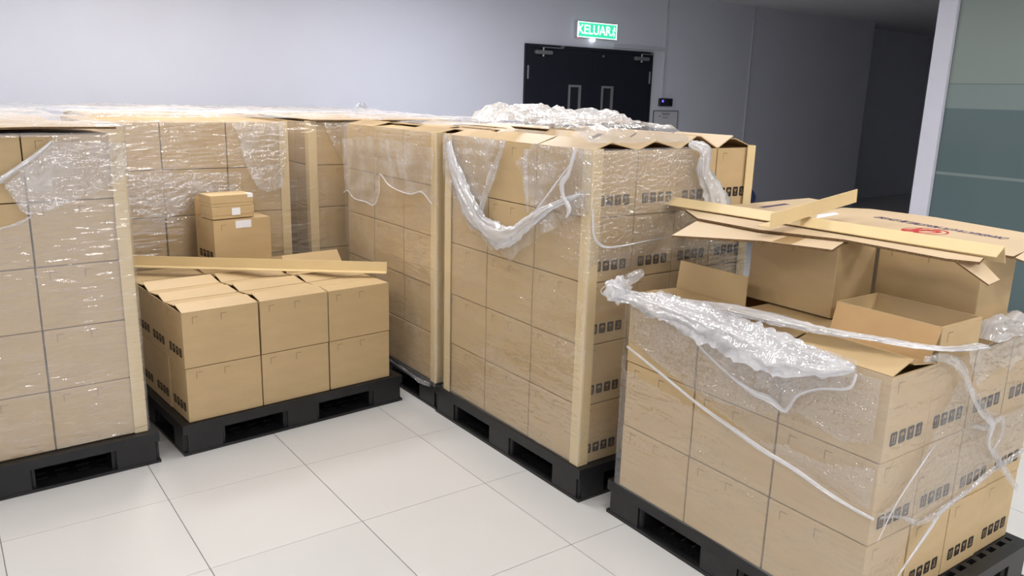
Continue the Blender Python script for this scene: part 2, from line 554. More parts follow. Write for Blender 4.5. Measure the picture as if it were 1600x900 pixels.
# keypad and notice beside the door
kp = empty('access_keypad', (7.82, YW, 1.635))
tag(kp, 'small black access keypad with blue light beside the door', 'keypad')
obj('housing', box_mesh('keypad_housing', -0.12, 0.12, -0.035, -0.0005, -0.05, 0.05, 0.006), 'darkglass', kp)
bm = bmesh.new()
for rr in range(3):
    for cc in range(3):
        add_box(bm, 0.02 + cc * 0.03, 0.042 + cc * 0.03, -0.038, -0.034, -0.035 + rr * 0.024, -0.018 + rr * 0.024)
obj('buttons', tomesh(bm, 'keypad_buttons'), 'door', kp)
obj('indicator', box_mesh('keypad_led', -0.085, -0.055, -0.0375, -0.034, 0.0, 0.03), 'led_blue', kp)
nt_ = empty('wall_notice', (7.85, YW, 1.36))
tag(nt_, 'framed pale notice sheet under the keypad', 'notice')
obj('sheet', box_mesh('notice_sheet', -0.22, 0.22, -0.008, -0.0005, -0.17, 0.165), 'notice', nt_)
bm = bmesh.new()
for q in ((-0.225, 0.225, 0.16, 0.172), (-0.225, 0.225, -0.18, -0.168), (-0.232, -0.22, -0.18, 0.172), (0.22, 0.232, -0.18, 0.172)):
    add_box(bm, q[0], q[1], -0.014, -0.0005, q[2], q[3])
obj('notice_frame', tomesh(bm, 'notice_frame'), 'frame', nt_)
bm = bmesh.new()
for k, (a, b_) in enumerate(((-0.08, 0.08), (-0.07, 0.07), (-0.13, -0.09), (-0.06, 0.05))):
    add_box(bm, a, b_, -0.0095, -0.0078, 0.13 - k * 0.018, 0.14 - k * 0.018)
obj('print', tomesh(bm, 'notice_print'), 'frame', nt_)

# blue reel on the back wall, half hidden by the centre pallet
rl = empty('wall_reel', (9.40, YW - 0.22, 0.345), -0.85)
tag(rl, 'round dark blue reel low on the back wall behind the centre pallet', 'reel')
bm = bmesh.new()
add_cyl(bm, (0, -0.06, 0), 0.125, 0.02, 'Y', 32)
add_cyl(bm, (0, 0.03, 0), 0.125, 0.02, 'Y', 32)
add_cyl(bm, (0, -0.04, 0), 0.09, 0.07, 'Y', 32)
obj('drum', tomesh(bm, 'reel_drum'), 'blue', rl)
bm = bmesh.new()
add_cyl(bm, (0, -0.068, 0), 0.03, 0.008, 'Y', 16)
obj('hub', tomesh(bm, 'reel_hub'), 'frame', rl)
obj('bracket', box_mesh('reel_bracket', -0.02, 0.02, 0.05, 0.30, -0.02, 0.02), 'frame', rl)

# ------------------------------------------------------------------ pallets
def pallet_meshes(L, D):
    """black plastic pallet: slotted deck, nine blocks, slotted bottom deck"""
    H = 0.15

    def slotted(z0, z1, margin, rows):
        bm = bmesh.new()
        add = lambda a, b_, c, d: add_box(bm, a, b_, c, d, z0, z1)
        nx = 14
        px = L / nx
        # solid strips along y between rows of slots
        ys = [0.0]
        for (a, b_) in rows:
            ys += [a, b_]
        ys.append(D)
        for k in range(0, len(ys), 2):
            add(0, L, ys[k], ys[k + 1])
        for (a, b_) in rows:
            # bridges between slots
            for q in range(nx + 1):
                x = q * px
                w_ = 0.030 if 0 < q < nx else 0.04
                if q == 0:
                    add(0, 0.04, a, b_)
                elif q == nx:
                    add(L - 0.04, L, a, b_)
                else:
                    add(x - w_ / 2, x + w_ / 2, a, b_)
        return bm
    rows = []
    y = 0.045
    while y < D - 0.06:
        rows.append((y, y + 0.022))
        y += 0.058
    deck = slotted(H - 0.028, H, 0.05, rows)
    # stepped rim under the deck edge
    add_box(deck, 0.0, L, 0.0, 0.012, H - 0.045, H - 0.028)
    add_box(deck, 0.0, L, D - 0.012, D, H - 0.045, H - 0.028)
    add_box(deck, 0.0, 0.012, 0.012, D - 0.012, H - 0.045, H - 0.028)
    add_box(deck, L - 0.012, L, 0.012, D - 0.012, H - 0.045, H - 0.028)
    rows2 = []
    y = 0.08
    while y < D - 0.1:
        rows2.append((y, y + 0.02))
        y += 0.055
    bot = slotted(0.0, 0.014, 0.05, rows2)
    return tomesh(deck, 'pallet_deck'), tomesh(bot, 'pallet_bottom')


def block_mesh(w, d):
    bm = bmesh.new()
    add_box(bm, 0, w, 0, d, 0.014, 0.122)
    vert = [e for e in bm.edges if abs(e.verts[0].co.z - e.verts[1].co.z) > 0.05]
    bmesh.ops.bevel(bm, geom=vert, offset=0.018, segments=3, affect='EDGES')
    return tomesh(bm, 'pallet_block')


PAL = {}


def pallet(label, x, y, rz, L=1.2, D=1.0):
    key = (L, D)
    if key not in PAL:
        dk, bt = pallet_meshes(L, D)
        bw, bd = (0.20, 0.16) if L > D else (0.16, 0.20)
        bmh = block_mesh(bw, bd)
        for me in (dk, bt, bmh):
            me.materials.append(MAT['plastic'])
        PAL[key] = (dk, bt, bmh, bw, bd)
    dk, bt, bmh, bw, bd = PAL[key]
    t = tag(empty('plastic_pallet', (x, y, 0), rz), label, 'pallet', 'black plastic pallets on the floor')
    obj('deck', dk, None, t)
    obj('bottom_deck', bt, None, t)
    for bx in (0.002, L / 2 - bw / 2, L - bw - 0.002):
        for by in (0.002, D / 2 - bd / 2, D - bd - 0.002):
            obj('block', bmh, None, t, (bx, by, 0))
    return t


R4 = math.radians(4.3)
pallet('black plastic pallet under the tall film-wrapped stack at left edge', -0.54, 0.34, math.radians(2))
pallet('black plastic pallet under the low two-layer stack of cartons', 0.762, 0.38, R4)
pallet('black plastic pallet under the tall centre stack with torn film', 2.035, -0.965, 0, 1.0, 1.2)
pallet('black plastic pallet under the right foreground stack', 2.062, -2.285, math.radians(-1.2), 1.0, 1.2)
pallet('black plastic pallet under the wrapped stack just behind the centre stack', 2.045, 0.245, 0, 1.0, 1.2)
pallet('black plastic pallet under the rear stack behind the low stack', 0.60, 1.50, 0)
pallet('black plastic pallet under the rear stack right of the dark gap', 1.86, 1.50, 0)
pallet('black plastic pallet under the hindmost stack by the white wall, left one', 0.765, 2.62, 0)
pallet('black plastic pallet under the hindmost stack by the white wall, right one', 1.97, 2.62, 0)
pallet('black plastic pallet under the stack hidden behind the left edge stack', -0.62, 1.50, 0)

# ------------------------------------------------------------------ cartons
HC = 0.2638
PH = 0.268
CM = {}


def closed_mesh(W_, D_, H_):
    k = ('c', W_, D_, H_)
    if k not in CM:
        me = box_mesh('carton', -W_ / 2, W_ / 2, -D_ / 2, D_ / 2, 0, H_, 0.0035, 2)
        me.materials.append(MAT['carton'])
        CM[k] = me
    return CM[k]


def open_mesh(W_, D_, H_):
    k = ('o', W_, D_, H_)
    if k not in CM:
        bm = bmesh.new()
        t = 0.005
        o_ = [(-W_ / 2, -D_ / 2), (W_ / 2, -D_ / 2), (W_ / 2, D_ / 2), (-W_ / 2, D_ / 2)]
        i_ = [(-W_ / 2 + t, -D_ / 2 + t), (W_ / 2 - t, -D_ / 2 + t), (W_ / 2 - t, D_ / 2 - t), (-W_ / 2 + t, D_ / 2 - t)]
        ob = [bm.verts.new((x, y, 0)) for x, y in o_]
        ot = [bm.verts.new((x, y, H_)) for x, y in o_]
        it = [bm.verts.new((x, y, H_)) for x, y in i_]
        ib = [bm.verts.new((x, y, t)) for x, y in i_]
        bm.faces.new(ob[::-1])
        for a in range(4):
            c = (a + 1) % 4
            bm.faces.new((ob[a], ob[c], ot[c], ot[a]))
            bm.faces.new((ot[a], ot[c], it[c], it[a]))
            f = bm.faces.new((it[a], it[c], ib[c], ib[a]))
            f.material_index = 1
        bm.faces.new(ib).material_index = 1
        me = tomesh(bm, 'open_carton')
        me.materials.append(MAT['carton'])
        me.materials.append(MAT['carton_in'])
        CM[k] = me
    return CM[k]


def flap_mesh(w, l):
    k = ('f', round(w, 3), round(l, 3))
    if k not in CM:
        bm = bmesh.new()
        t = 0.004
        c = 0.006
        pts = [(-w / 2, 0), (w / 2, 0), (w / 2 - c, l), (-w / 2 + c, l)]
        a = [bm.verts.new((x, y, 0)) for x, y in pts]
        b_ = [bm.verts.new((x, y, t)) for x, y in pts]
        bm.faces.new(a[::-1]).material_index = 1
        bm.faces.new(b_)
        for i in range(4):
            bm.faces.new((a[i], a[(i + 1) % 4], b_[(i + 1) % 4], b_[i]))
        me = tomesh(bm, 'flap')
        me.materials.append(MAT['carton'])
        me.materials.append(MAT['carton_in'])
        CM[k] = me
    return CM[k]


def symbol_mesh(n_):
    """one printed handling symbol, facing local -Y, 36 x 43 mm, lower left corner at the origin"""
    k = ('sym', n_)
    if k in CM:
        return CM[k]
    bm = bmesh.new()

    def p(pts, mi, e=0.0008):
        if mi:      # the pale glyph sits well inside its black field
            pts = [(0.018 + (x - 0.018) * 0.78, 0.0215 + (z - 0.0215) * 0.8) for x, z in pts]
        f = bm.faces.new([bm.verts.new((x, -e, z)) for x, z in pts])
        f.material_index = mi
    w, h, c = 0.036, 0.043, 0.004
    p([(c, 0), (w - c, 0), (w, c), (w, h - c), (w - c, h), (c, h), (0, h - c), (0, c)], 0, 0.0004)
    m_ = w / 2
    if n_ == 0:      # two arrows up
        for dx in (-0.008, 0.008):
            p([(m_ + dx - 0.0025, 0.012), (m_ + dx + 0.0025, 0.012), (m_ + dx + 0.0025, h - 0.013), (m_ + dx + 0.006, h - 0.013), (m_ + dx, h - 0.004), (m_ + dx - 0.006, h - 0.013), (m_ + dx - 0.0025, h - 0.013)], 1)
        p([(0.005, 0.005), (w - 0.005, 0.005), (w - 0.005, 0.008), (0.005, 0.008)], 1)
    elif n_ == 1:    # umbrella
        p([(m_ + 0.014 * math.cos(a * PI / 8), 0.023 + 0.015 * math.sin(a * PI / 8)) for a in range(9)], 1)
        p([(m_ - 0.001, 0.007), (m_ + 0.001, 0.007), (m_ + 0.001, 0.023), (m_ - 0.001, 0.023)], 1)
    elif n_ == 2:    # fragile glass
        p([(m_ - 0.003, 0.020), (m_ + 0.003, 0.020), (m_ + 0.011, h - 0.011), (m_ + 0.010, h - 0.005), (m_ + 0.003, h - 0.008), (m_ - 0.002, h - 0.013), (m_ - 0.004, h - 0.007), (m_ - 0.010, h - 0.005), (m_ - 0.011, h - 0.011)], 1)
        p([(m_ - 0.001, 0.010), (m_ + 0.001, 0.010), (m_ + 0.001, 0.020), (m_ - 0.001, 0.020)], 1)
        p([(m_ - 0.007, 0.006), (m_ + 0.007, 0.006), (m_ + 0.007, 0.009), (m_ - 0.007, 0.009)], 1)
    else:            # stack limit: 5 over two boxes
        for (a, b_, c_, d_) in ((-0.006, 0.007, 0.034, 0.038), (-0.006, -0.002, 0.027, 0.034), (-0.006, 0.006, 0.0255, 0.029), (0.003, 0.007, 0.019, 0.0265), (-0.006, 0.006, 0.016, 0.0195)):
            p([(m_ + a, c_), (m_ + b_, c_), (m_ + b_, d_), (m_ + a, d_)], 1)
        for zz in (0.005, 0.010):
            p([(0.006, zz), (w - 0.006, zz), (w - 0.006, zz + 0.003), (0.006, zz + 0.003)], 1)
    me = bpy.data.meshes.new('printed_symbol')
    bm.to_mesh(me)
    bm.free()
    for k_ in ('ink', 'glyph'):
        me.materials.append(MAT[k_])
    CM[k] = me
    return me


def mark_mesh():
    """thin printed corner mark, facing local -Y, upper left corner at the origin"""
    k = ('mark',)
    if k not in CM:
        s_, t = 0.028, 0.0017
        me = bpy.data.meshes.new('corner_mark')
        me.from_pydata([(x, -0.0004, z) for x, z in ((0, 0), (0, -s_ * 1.15), (t, -s_ * 1.15), (t, -t), (s_, -t), (s_, 0))], [], [(0, 1, 2, 3, 4, 5)])
        me.materials.append(MAT['scoreline'])
        CM[k] = me
    return CM[k]


def add_print(o, W_, D_, H_, sides):
    """sides: set of local faces that carry print: front (wide, -Y), left (-X), right (+X)"""
    for sd in sides:
        if sd == 'front':
            f = lambda x, z: ((-W_ / 2 + x, -D_ / 2, z), 0)
            for x in (W_ * 0.13, W_ * 0.50):
                lc, rz = f(x, H_ - 0.022)
                obj('corner_mark', mark_mesh(), None, o, lc)
            continue
        if sd == 'left':
            f = lambda x, z: ((-W_ / 2, D_ / 2 - x, z), -PI / 2)
        else:
            f = lambda x, z: ((W_ / 2, -D_ / 2 + x, z), PI / 2)
        lc, rz = f(D_ * 0.16, H_ - 0.022)
        obj('corner_mark', mark_mesh(), None, o, lc, (0, 0, rz))
        for n_ in range(4):
            lc, rz = f(0.034 + n_ * 0.046, 0.044)
            obj('printed_symbol', symbol_mesh(n_), None, o, lc, (0, 0, rz))


def add_flap(par, W_, D_, H_, edge, deg, l=None, label=None):
    """edge: front/back (wide edges, local -y/+y), left/right (narrow edges). deg: 0 closed, 90 upright, 180 folded out"""
    w = W_ - 0.004 if edge in ('front', 'back') else D_ - 0.004
    l = l or D_ / 2 - 0.002
    rz = {'front': 0, 'back': PI, 'left': -PI / 2, 'right': PI / 2}[edge]
    lc = {'front': (0, -D_ / 2 + 0.001, H_), 'back': (0, D_ / 2 - 0.001, H_), 'left': (-W_ / 2 + 0.001, 0, H_), 'right': (W_ / 2 - 0.001, 0, H_)}[edge]
    o = obj('flap', flap_mesh(w, l), None, par)
    o.location = lc
    o.rotation_euler = (Matrix.Rotation(rz, 3, 'Z') @ Matrix.Rotation(math.radians(deg), 3, 'X')).to_euler()
    if label:
        o['label'] = label
    return o


def carton(label, x, y, z, rz, W_, D_, H_=HC, open_top=False, flaps=(), prnt=('front',), group=None, name='carton'):
    me = open_mesh(W_, D_, H_) if open_top else closed_mesh(W_, D_, H_)
    o = obj(name, me, None)
    o.location = (x, y, z)
    o.rotation_euler = (0, 0, rz)
    tag(o, label, 'carton', group)
    add_print(o, W_, D_, H_, prnt)
    for (e, a) in flaps:
        add_flap(o, W_, D_, H_, e, a)
    return o


ORD = ['first', 'second', 'third', 'fourth', 'fifth']


def stack(desc, x0, y0, yaw, wide, W_, D_, layers, vis, top, group, z0=0.152, marks=False):
    pw, pd = W_ + 0.003, D_ + 0.003
    W_, D_ = W_ - 0.003, D_ - 0.003
    nu, nv = (3, 4) if wide == 'X' else (4, 3)
    pu, pv = (pw, pd) if wide == 'X' else (pd, pw)
    c, s = math.cos(yaw), math.sin(yaw)
    made = {}
    for k in range(layers):
        lay = 'bottom' if k == 0 else ('top' if k == layers - 1 else ORD[k])
        for i in range(nu):
            for j in range(nv):
                if not vis(i, j, k):
                    continue
                u = (i + 0.5) * pu + random.uniform(-0.001, 0.001)
                v = (j + 0.5) * pv + random.uniform(-0.001, 0.001)
                if i == 0:
                    u += random.uniform(-0.003, 0.0015) * 0.8
                if j == 0:
                    v += random.uniform(-0.003, 0.0015) * 0.8
                if i == 0 and j == 0:
                    where = 'at near left corner of'
                elif j == 0:
                    where = ('%s from left on front of' % ORD[i]) if i < nu - 1 else 'at right end on front of'
                elif i == 0:
                    where = '%s from front on left side of' % ORD[j]
                else:
                    where = 'row %s, %s from left,' % (['one', 'two', 'three', 'four'][j], ORD[i])
                lab = 'brown carton, %s layer, %s %s' % (lay, where, desc)
                is_top = (k == layers - 1)
                spec = top(i, j) if is_top else None
                rz = yaw + (0 if wide == 'X' else -PI / 2) + math.radians(random.uniform(-0.25, 0.25))
                hh = HC
                if spec == 'tall':      # taller carton standing proud of its layer, left flap folded out and down
                    hh, spec = HC + 0.112, (('front', 250), ('back', -82), ('left', -84), ('right', -84))
                    lab = 'wide-open taller carton, one flap folded out, near front of right foreground pallet'
                o = carton(lab, x0 + c * u - s * v, y0 + s * u + c * v, z0 + k * PH, rz, W_, D_, hh,
                           open_top=spec is not None, flaps=spec or (), group=group,
                           prnt=['front'] * (j == 0) + ['left'] * (i == 0 and marks) if wide == 'X'
                           else ['front'] * (i == 0) + ['right'] * (j == 0))
                made[(i, j, k)] = o
    return made


def roof(a=14, b_=14, jit=5):
    return lambda i, j: (('front', a + random.uniform(-jit, jit)), ('back', b_ + random.uniform(-jit, jit)))


flat = lambda i, j: None

# the tall wrapped stack at the left edge
stack('wrapped pallet at left edge', 0.612 - 3 * 0.361, 0.385, math.radians(2.2), 'X', 0.358, 0.242, 5,
      lambda i, j, k: j == 0 or k == 4, flat, 'cartons on the left edge pallet')


# low two-layer stack
def top_b(i, j):
    if i == 2 and j == 2:
        return (('front', 52), ('back', 10))
    if i == 2 and j == 0:
        return (('front', 1.5), ('back', 1.5))
    if j == 3:
        return (('front', 2), ('back', 2))
    return (('front', 11 + random.uniform(-3, 3)), ('back', 7 + random.uniform(-3, 3)))


stack('low two-layer pallet', 0.797, 0.402, R4, 'X', 0.363, 0.242, 2,
      lambda i, j, k: j == 0 or i == 0 or k == 1, top_b, 'cartons on the low pallet', marks=True)


# tall centre stack
def top_c(i, j):
    if i == 0:
        return (('front', 17 if j != 2 else 13), ('back', 12))
    if i >= 2:
        return (('front', 25 + random.uniform(-4, 5)), ('back', 22 + random.uniform(-4, 4)))
    return (('front', 19 + random.uniform(-5, 6)), ('back', 17 + random.uniform(-4, 6)))


stack('centre pallet with torn film', 2.055, -0.928, 0, 'Y', 0.360, 0.242, 5,
      lambda i, j, k: j == 0 or i == 0 or k == 4, top_c, 'cartons on the centre pallet')

# wrapped stack right behind the centre one
stack('pallet behind centre pallet', 2.055, 0.262, 0, 'Y', 0.360, 0.242, 5,
      lambda i, j, k: i == 0 or k == 4, roof(9, 9, 5), 'cartons on the pallet behind the centre one')

# rear stacks
stack('rear pallet behind low pallet', 0.655, 1.555, 0, 'X', 0.362, 0.242, 5,
      lambda i, j, k: j == 0 or k == 4 or i == 2, flat, 'cartons on the rear pallets')
stack('rear pallet past dark gap', 1.895, 1.555, 0, 'X', 0.362, 0.242, 5,
      lambda i, j, k: j == 0 or k == 4 or i == 0, flat, 'cartons on the rear pallets')
stack('left hindmost pallet by wall', 0.815, 2.66, 0, 'X', 0.362, 0.242, 5,
      lambda i, j, k: k == 4 or (j == 0 and i in (0, 2)), flat, 'cartons on the hindmost pallets')
stack('right hindmost pallet by wall', 1.985, 2.66, 0, 'X', 0.362, 0.242, 5,
      lambda i, j, k: k == 4 or (j == 0 and i in (0, 2)), flat, 'cartons on the hindmost pallets')
stack('pallet behind left edge pallet', -0.575, 1.555, 0, 'X', 0.362, 0.242, 5,
      lambda i, j, k: k == 4 or (j == 0 and i in (0, 2)), flat, 'cartons on the hindmost pallets')

# right foreground stack, three layers, its top layer partly opened
YD = math.radians(-1.2)


def top_d(i, j):
    if i == 1 and j == 0:      # opened wide, flaps standing
        return 'tall'
    if i == 1 and j == 2:
        return (('front', 86), ('back', 4))
    if i == 0:
        return (('front', [15, 9, 4][j]), ('back', [7, 6, 3][j]))
    return (('front', 2), ('back', 2))


stack('right foreground pallet', 2.068, -2.215, YD, 'Y', 0.354, 0.240, 3,
      lambda i, j, k: True, top_d, 'cartons on the right foreground pallet')
ZT = 0.152 + 3 * PH       # top of that third layer
carton('brown carton with two corner marks standing under the flattened sheets on right foreground pallet',
       2.552, -1.605, ZT + 0.010, -PI / 2, 0.356, 0.242)
carton('shaded brown carton standing behind the wide-open carton on right foreground pallet',
       2.806, -1.966, ZT + 0.010, -PI / 2, 0.356, 0.242)
carton('brown carton hidden under the flattened sheets, back of right foreground pallet',
       2.93, -1.50, ZT + 0.010, -PI / 2, 0.356, 0.242, prnt=())

# single carton with two small boxes on the low stack
big = carton('single brown carton with white label standing on the low stack', 1.339, 1.353, 0.152 + 2 * PH + 0.012, math.radians(8), 0.338, 0.238, 0.262, open_top=True, prnt=('front', 'left'),
             flaps=(('left', 0.0), ('right', 0.0), ('front', 2.2), ('back', 97)))
obj('paper_label', box_mesh('paper_label', -0.042, 0.052, -0.1202, -0.1194, 0.215, 0.258), 'paper', big, rot=(0, 0, 0))


def small_box(label, x, y, z, rz, W_, D_, H_, lab_at):
    t = empty('small_box', (x, y, z), rz)
    tag(t, label, 'box', 'small boxes on the single carton')
    obj('body', box_mesh('small_box_body', -W_ / 2, W_ / 2, -D_ / 2, D_ / 2, 0, H_ * 0.82, 0.002), 'carton', t)
    obj('lid', box_mesh('small_box_lid', -W_ / 2 - 0.002, W_ / 2 + 0.002, -D_ / 2 - 0.002, D_ / 2 + 0.002, H_ * 0.30, H_, 0.002), 'carton', t)
    (a, b_, c, d, top_) = lab_at
    bm = bmesh.new()
    add_box(bm, a, b_, -D_ / 2 - 0.0035, -D_ / 2 - 0.0025, c, d)
    if top_:
        add_box(bm, a, b_, -D_ / 2 - 0.0035, -D_ / 2 + 0.03, H_ + 0.0003, H_ + 0.0012)
    obj('paper_label', tomesh(bm, 'paper_label'), 'paper', t)
    return t


ZB = 0.152 + 2 * PH + 0.012 + 0.262 + 0.010
small_box('lower of two small flat brown boxes, white label on its front', 1.297, 1.313, ZB, math.radians(9), 0.245, 0.15, 0.066, (-0.01, 0.04, 0.018, 0.058, False))
small_box('upper of two small flat brown boxes, white label on its corner', 1.295, 1.313, ZB + 0.067, math.radians(8), 0.245, 0.15, 0.066, (0.09, 0.122, 0.045, 0.066, True))


# ------------------------------------------------------------------ edge protectors
def angle_mesh(length, wing=0.055, t=0.004):
    k = ('angle', round(length, 3), wing)
    if k not in CM:
        bm = bmesh.new()
        pts = [(0, 0), (wing, 0), (wing, t), (t, t), (t, wing), (0, wing)]
        a = [bm.verts.new((x, y, 0)) for x, y in pts]
        b_ = [bm.verts.new((x, y, length)) for x, y in pts]
        bm.faces.new(a[::-1])
        bm.faces.new(b_)
        for i in range(6):
            bm.faces.new((a[i], a[(i + 1) % 6], b_[(i + 1) % 6], b_[i]))
        me = tomesh(bm, 'edge_protector')
        me.materials.append(MAT['board'])
        CM[k] = me
    return CM[k]


def protector(label, x, y, z, rz, length=1.345):
    o = obj('edge_protector', angle_mesh(length), None, None, (x, y, z), (0, 0, rz))
    tag(o, label, 'edge board', 'kraft corner boards')
    return o


TH = 0.004
# rz 0: wings run +x and +y from the near-left corner
protector('kraft corner board on the near corner of the centre stack', 2.055 - TH - 0.004, -0.928 - TH - 0.004, 0.152, 0)
protector('kraft corner board on the right front corner of the centre stack', 2.055 + 4 * 0.245 + TH + 0.003, -0.928 - TH - 0.004, 0.152, PI / 2)
protector('kraft corner board on the far left corner of the centre stack', 2.055 - TH - 0.004, -0.928 + 3 * 0.363 + TH + 0.003, 0.152, -PI / 2)
protector('kraft corner board on the near corner of the stack behind the centre one', 2.055 - TH - 0.004, 0.262 - TH - 0.004, 0.152, 0)
protector('kraft corner board on the right corner of the left edge stack', 0.612 + TH + 0.004, 0.385 + 0.04 - TH - 0.003, 0.152, PI / 2 + math.radians(2.2))
protector('kraft corner board on the right corner of the rear stack, left of dark gap', 0.655 + 3 * 0.365 + TH + 0.003, 1.555 - TH - 0.004, 0.152, PI / 2)
protector('kraft corner board on the left corner of the rear stack, right of dark gap', 1.895 - TH - 0.004, 1.555 - TH - 0.004, 0.152, 0)


def loose_board(name, label, a, b_, wing, roll):
    """angle board lying from a to b; roll turns it about its length"""
    a, b_ = Vector(a), Vector(b_)
    d = (b_ - a)
    me = angle_mesh(d.length, wing)
    o = obj(name, me, None)
    q = d.to_track_quat('Z', 'Y')
    zax = d.normalized()
    xax = Vector((0, 0, 1)).cross(zax).normalized()
    yax = zax.cross(xax)
    m3 = Matrix((xax, yax, zax)).transposed() @ Matrix.Rotation(roll, 3, 'Z')
    m4 = m3.to_4x4()
    m4.translation = a
    o.matrix_world = m4
    tag(o, label, 'edge board', 'loose kraft edge boards')
    return o


# on the low stack: one long angle board, its upright wing behind
loose_board('edge_protector', 'long kraft edge board lying across the top of the low stack', (0.735, 1.36, 0.738), (1.95, 0.625, 0.714), 0.055, PI / 2)
# on the right foreground stack
loose_board('edge_protector', 'long kraft edge board lying ridge-up across the flattened sheets', (2.53, -0.93, 1.286), (2.59, -2.235, 1.286), 0.062, math.radians(207))
loose_board('edge_protector', 'kraft edge board laid crosswise over the long one, its far end raised', (2.26, -1.626, 1.274), (2.93, -1.53, 1.315), 0.052, 0)

# ------------------------------------------------------------------ flattened cartons on the right foreground stack
ZS = ZT + 0.010 + HC + 0.003
s1 = obj('flattened_carton', prism('flattened_carton', [(2.04, -1.379), (2.217, -1.625), (2.281, -1.851), (2.43, -1.80), (2.45, -1.80), (2.45, -1.20), (2.40, -1.20)], ZS, 0.008,
                                   lambda x, y: -0.010 * max(0, (2.4 - x) / 0.3)), ['sheet', 'sheet_edge'])
tag(s1, 'flattened carton jutting left out over the pallet, tape across it', 'cardboard sheet', 'flattened cartons')
obj('tape', prism('tape', [(2.235, -1.655), (2.25, -1.72), (2.43, -1.67), (2.42, -1.61)], ZS + 0.0083, 0.0004, lambda x, y: -0.010 * max(0, (2.4 - x) / 0.3)), ['tape', 'tape'], s1)
s2 = obj('flattened_carton', prism('flattened_carton', [(2.335, -1.235), (2.33, -1.53), (2.43, -1.80), (2.41, -2.15), (2.45, -2.23), (2.545, -2.20), (2.525, -1.05), (2.47, -1.05)], ZS + 0.0088, 0.008), ['sheet', 'sheet_edge'])
tag(s2, 'long flattened carton lying under the ridge-up edge board', 'cardboard sheet', 'flattened cartons')
fp = obj('torn_flap', prism('torn_flap', [(0, 0), (0.10, -0.03), (0.09, -0.12), (0.03, -0.115)], 0, 0.005), ['sheet', 'sheet_edge'], s2, (2.425, -2.165, ZS + 0.010), (math.radians(38), math.radians(-12), 0))
s3 = obj('flattened_carton', prism('flattened_carton', [(2.69, -1.36), (3.25, -1.275), (3.34, -1.36), (3.36, -1.64), (3.25, -2.13), (2.70, -2.22)], ZS, 0.008,
                                   None), ['sheet', 'sheet_edge'])
tag(s3, 'large flattened carton printed with company name and red oval logo', 'cardboard sheet', 'flattened cartons')
ef = obj('end_flap', prism('end_flap', [(0, 0), (0.50, 0.09), (0.48, -0.06), (0.03, -0.12)], 0, 0.005), ['sheet', 'sheet_edge'], s3, (2.70, -2.225, ZS), (math.radians(16), 0, 0))
zp = ZS + 0.0084
td = Vector((3.115 - 3.043, -1.518 + 2.064, 0)).normalized()
ang = math.atan2(td.y, td.x)
t1 = obj('lettering', text_mesh('CHANGHUAT PLASTIC INDUSTRIES (M) SDN BHD', 0.034, 0.0006, 0, 0.0002), 'violet_ink', s3, (3.085, -1.785, zp), (0, 0, ang))
t1.scale = (0.72, 2.2, 1)
lg = obj('logo', text_mesh('CJR', 0.092, 0.0035, 0.35, 0.0002), 'red_ink', s3, (2.935, -1.815, zp), (0, 0, ang))
lg.scale = (0.72, 1.75, 1)
bm = bmesh.new()
n_ = 40
for ra, rb in ((1.0, 0.9),):
    vo = [bm.verts.new((0.075 * math.cos(2 * PI * i / n_), 0.092 * math.sin(2 * PI * i / n_), 0)) for i in range(n_)]
    vi = [bm.verts.new((0.069 * math.cos(2 * PI * i / n_), 0.080 * math.sin(2 * PI * i / n_), 0)) for i in range(n_)]
    for i in range(n_):
        bm.faces.new((vo[i], vo[(i + 1) % n_], vi[(i + 1) % n_], vi[i]))
obj('logo_oval', tomesh(bm, 'logo_oval'), 'red_ink', s3, (2.935, -1.815, zp + 0.0003), (0, 0, ang))
bm = bmesh.new()
x = -0.12
while x < 0.12:
    w_ = random.uniform(0.005, 0.02)
    add_box(bm, x, x + w_, -0.008, 0.008, 0, 0.0003)
    x += w_ + 0.003
obj('small_print', tomesh(bm, 'small_print'), 'violet_ink', s3, (2.815, -1.825, zp), (0, 0, ang))
lb = obj('paper_label', prism('paper_label', [(0, 0), (0.21, 0.03), (0.24, 0.07), (0.10, 0.06)], 0, 0.0006), ['paper', 'paper'], s3, (2.83, -1.425, zp - 0.0003))
s4 = obj('flattened_carton', prism('flattened_carton', [(2.66, -0.98), (3.0, -0.99), (3.22, -0.985), (3.42, -0.99), (3.38, -1.20), (2.68, -1.25)], ZS, 0.008), ['sheet', 'sheet_edge'])
tag(s4, 'flattened carton with faint violet print at the back of the sheets', 'cardboard sheet', 'flattened cartons')
bm = bmesh.new()
x = -0.10
while x < 0.10:
    w_ = random.uniform(0.012, 0.03)
    add_box(bm, x, x + w_, -0.014, 0.014, 0, 0.0003)
    x += w_ + 0.006
obj('print', tomesh(bm, 'faint_print'), 'violet_ink', s4, (3.00, -1.095, ZS + 0.0083), (0, 0, 0.1))
# cover sheets lying on the wrapped stacks
s5 = obj('cardboard_sheet', prism('cardboard_sheet', [(-0.55, 0.36), (0.30, 0.385), (0.60, 0.43), (0.55, 0.80), (0.30, 1.30), (-0.55, 1.30)], 0.152 + 5 * PH + 0.010, 0.008,
                                  lambda x, y: 0.012 * math.sin(x * 4)), ['sheet', 'sheet_edge'])
tag(s5, 'cardboard sheet under film on top of the left edge stack', 'cardboard sheet')
s6 = obj('cardboard_sheet', prism('cardboard_sheet', [(1.90, 1.52), (3.02, 1.56), (3.0, 2.5), (1.9, 2.5)], 0.152 + 5 * PH + 0.006, 0.008), ['sheet', 'sheet_edge'])
tag(s6, 'cardboard sheet under film on the rear stack right of dark gap', 'cardboard sheet')


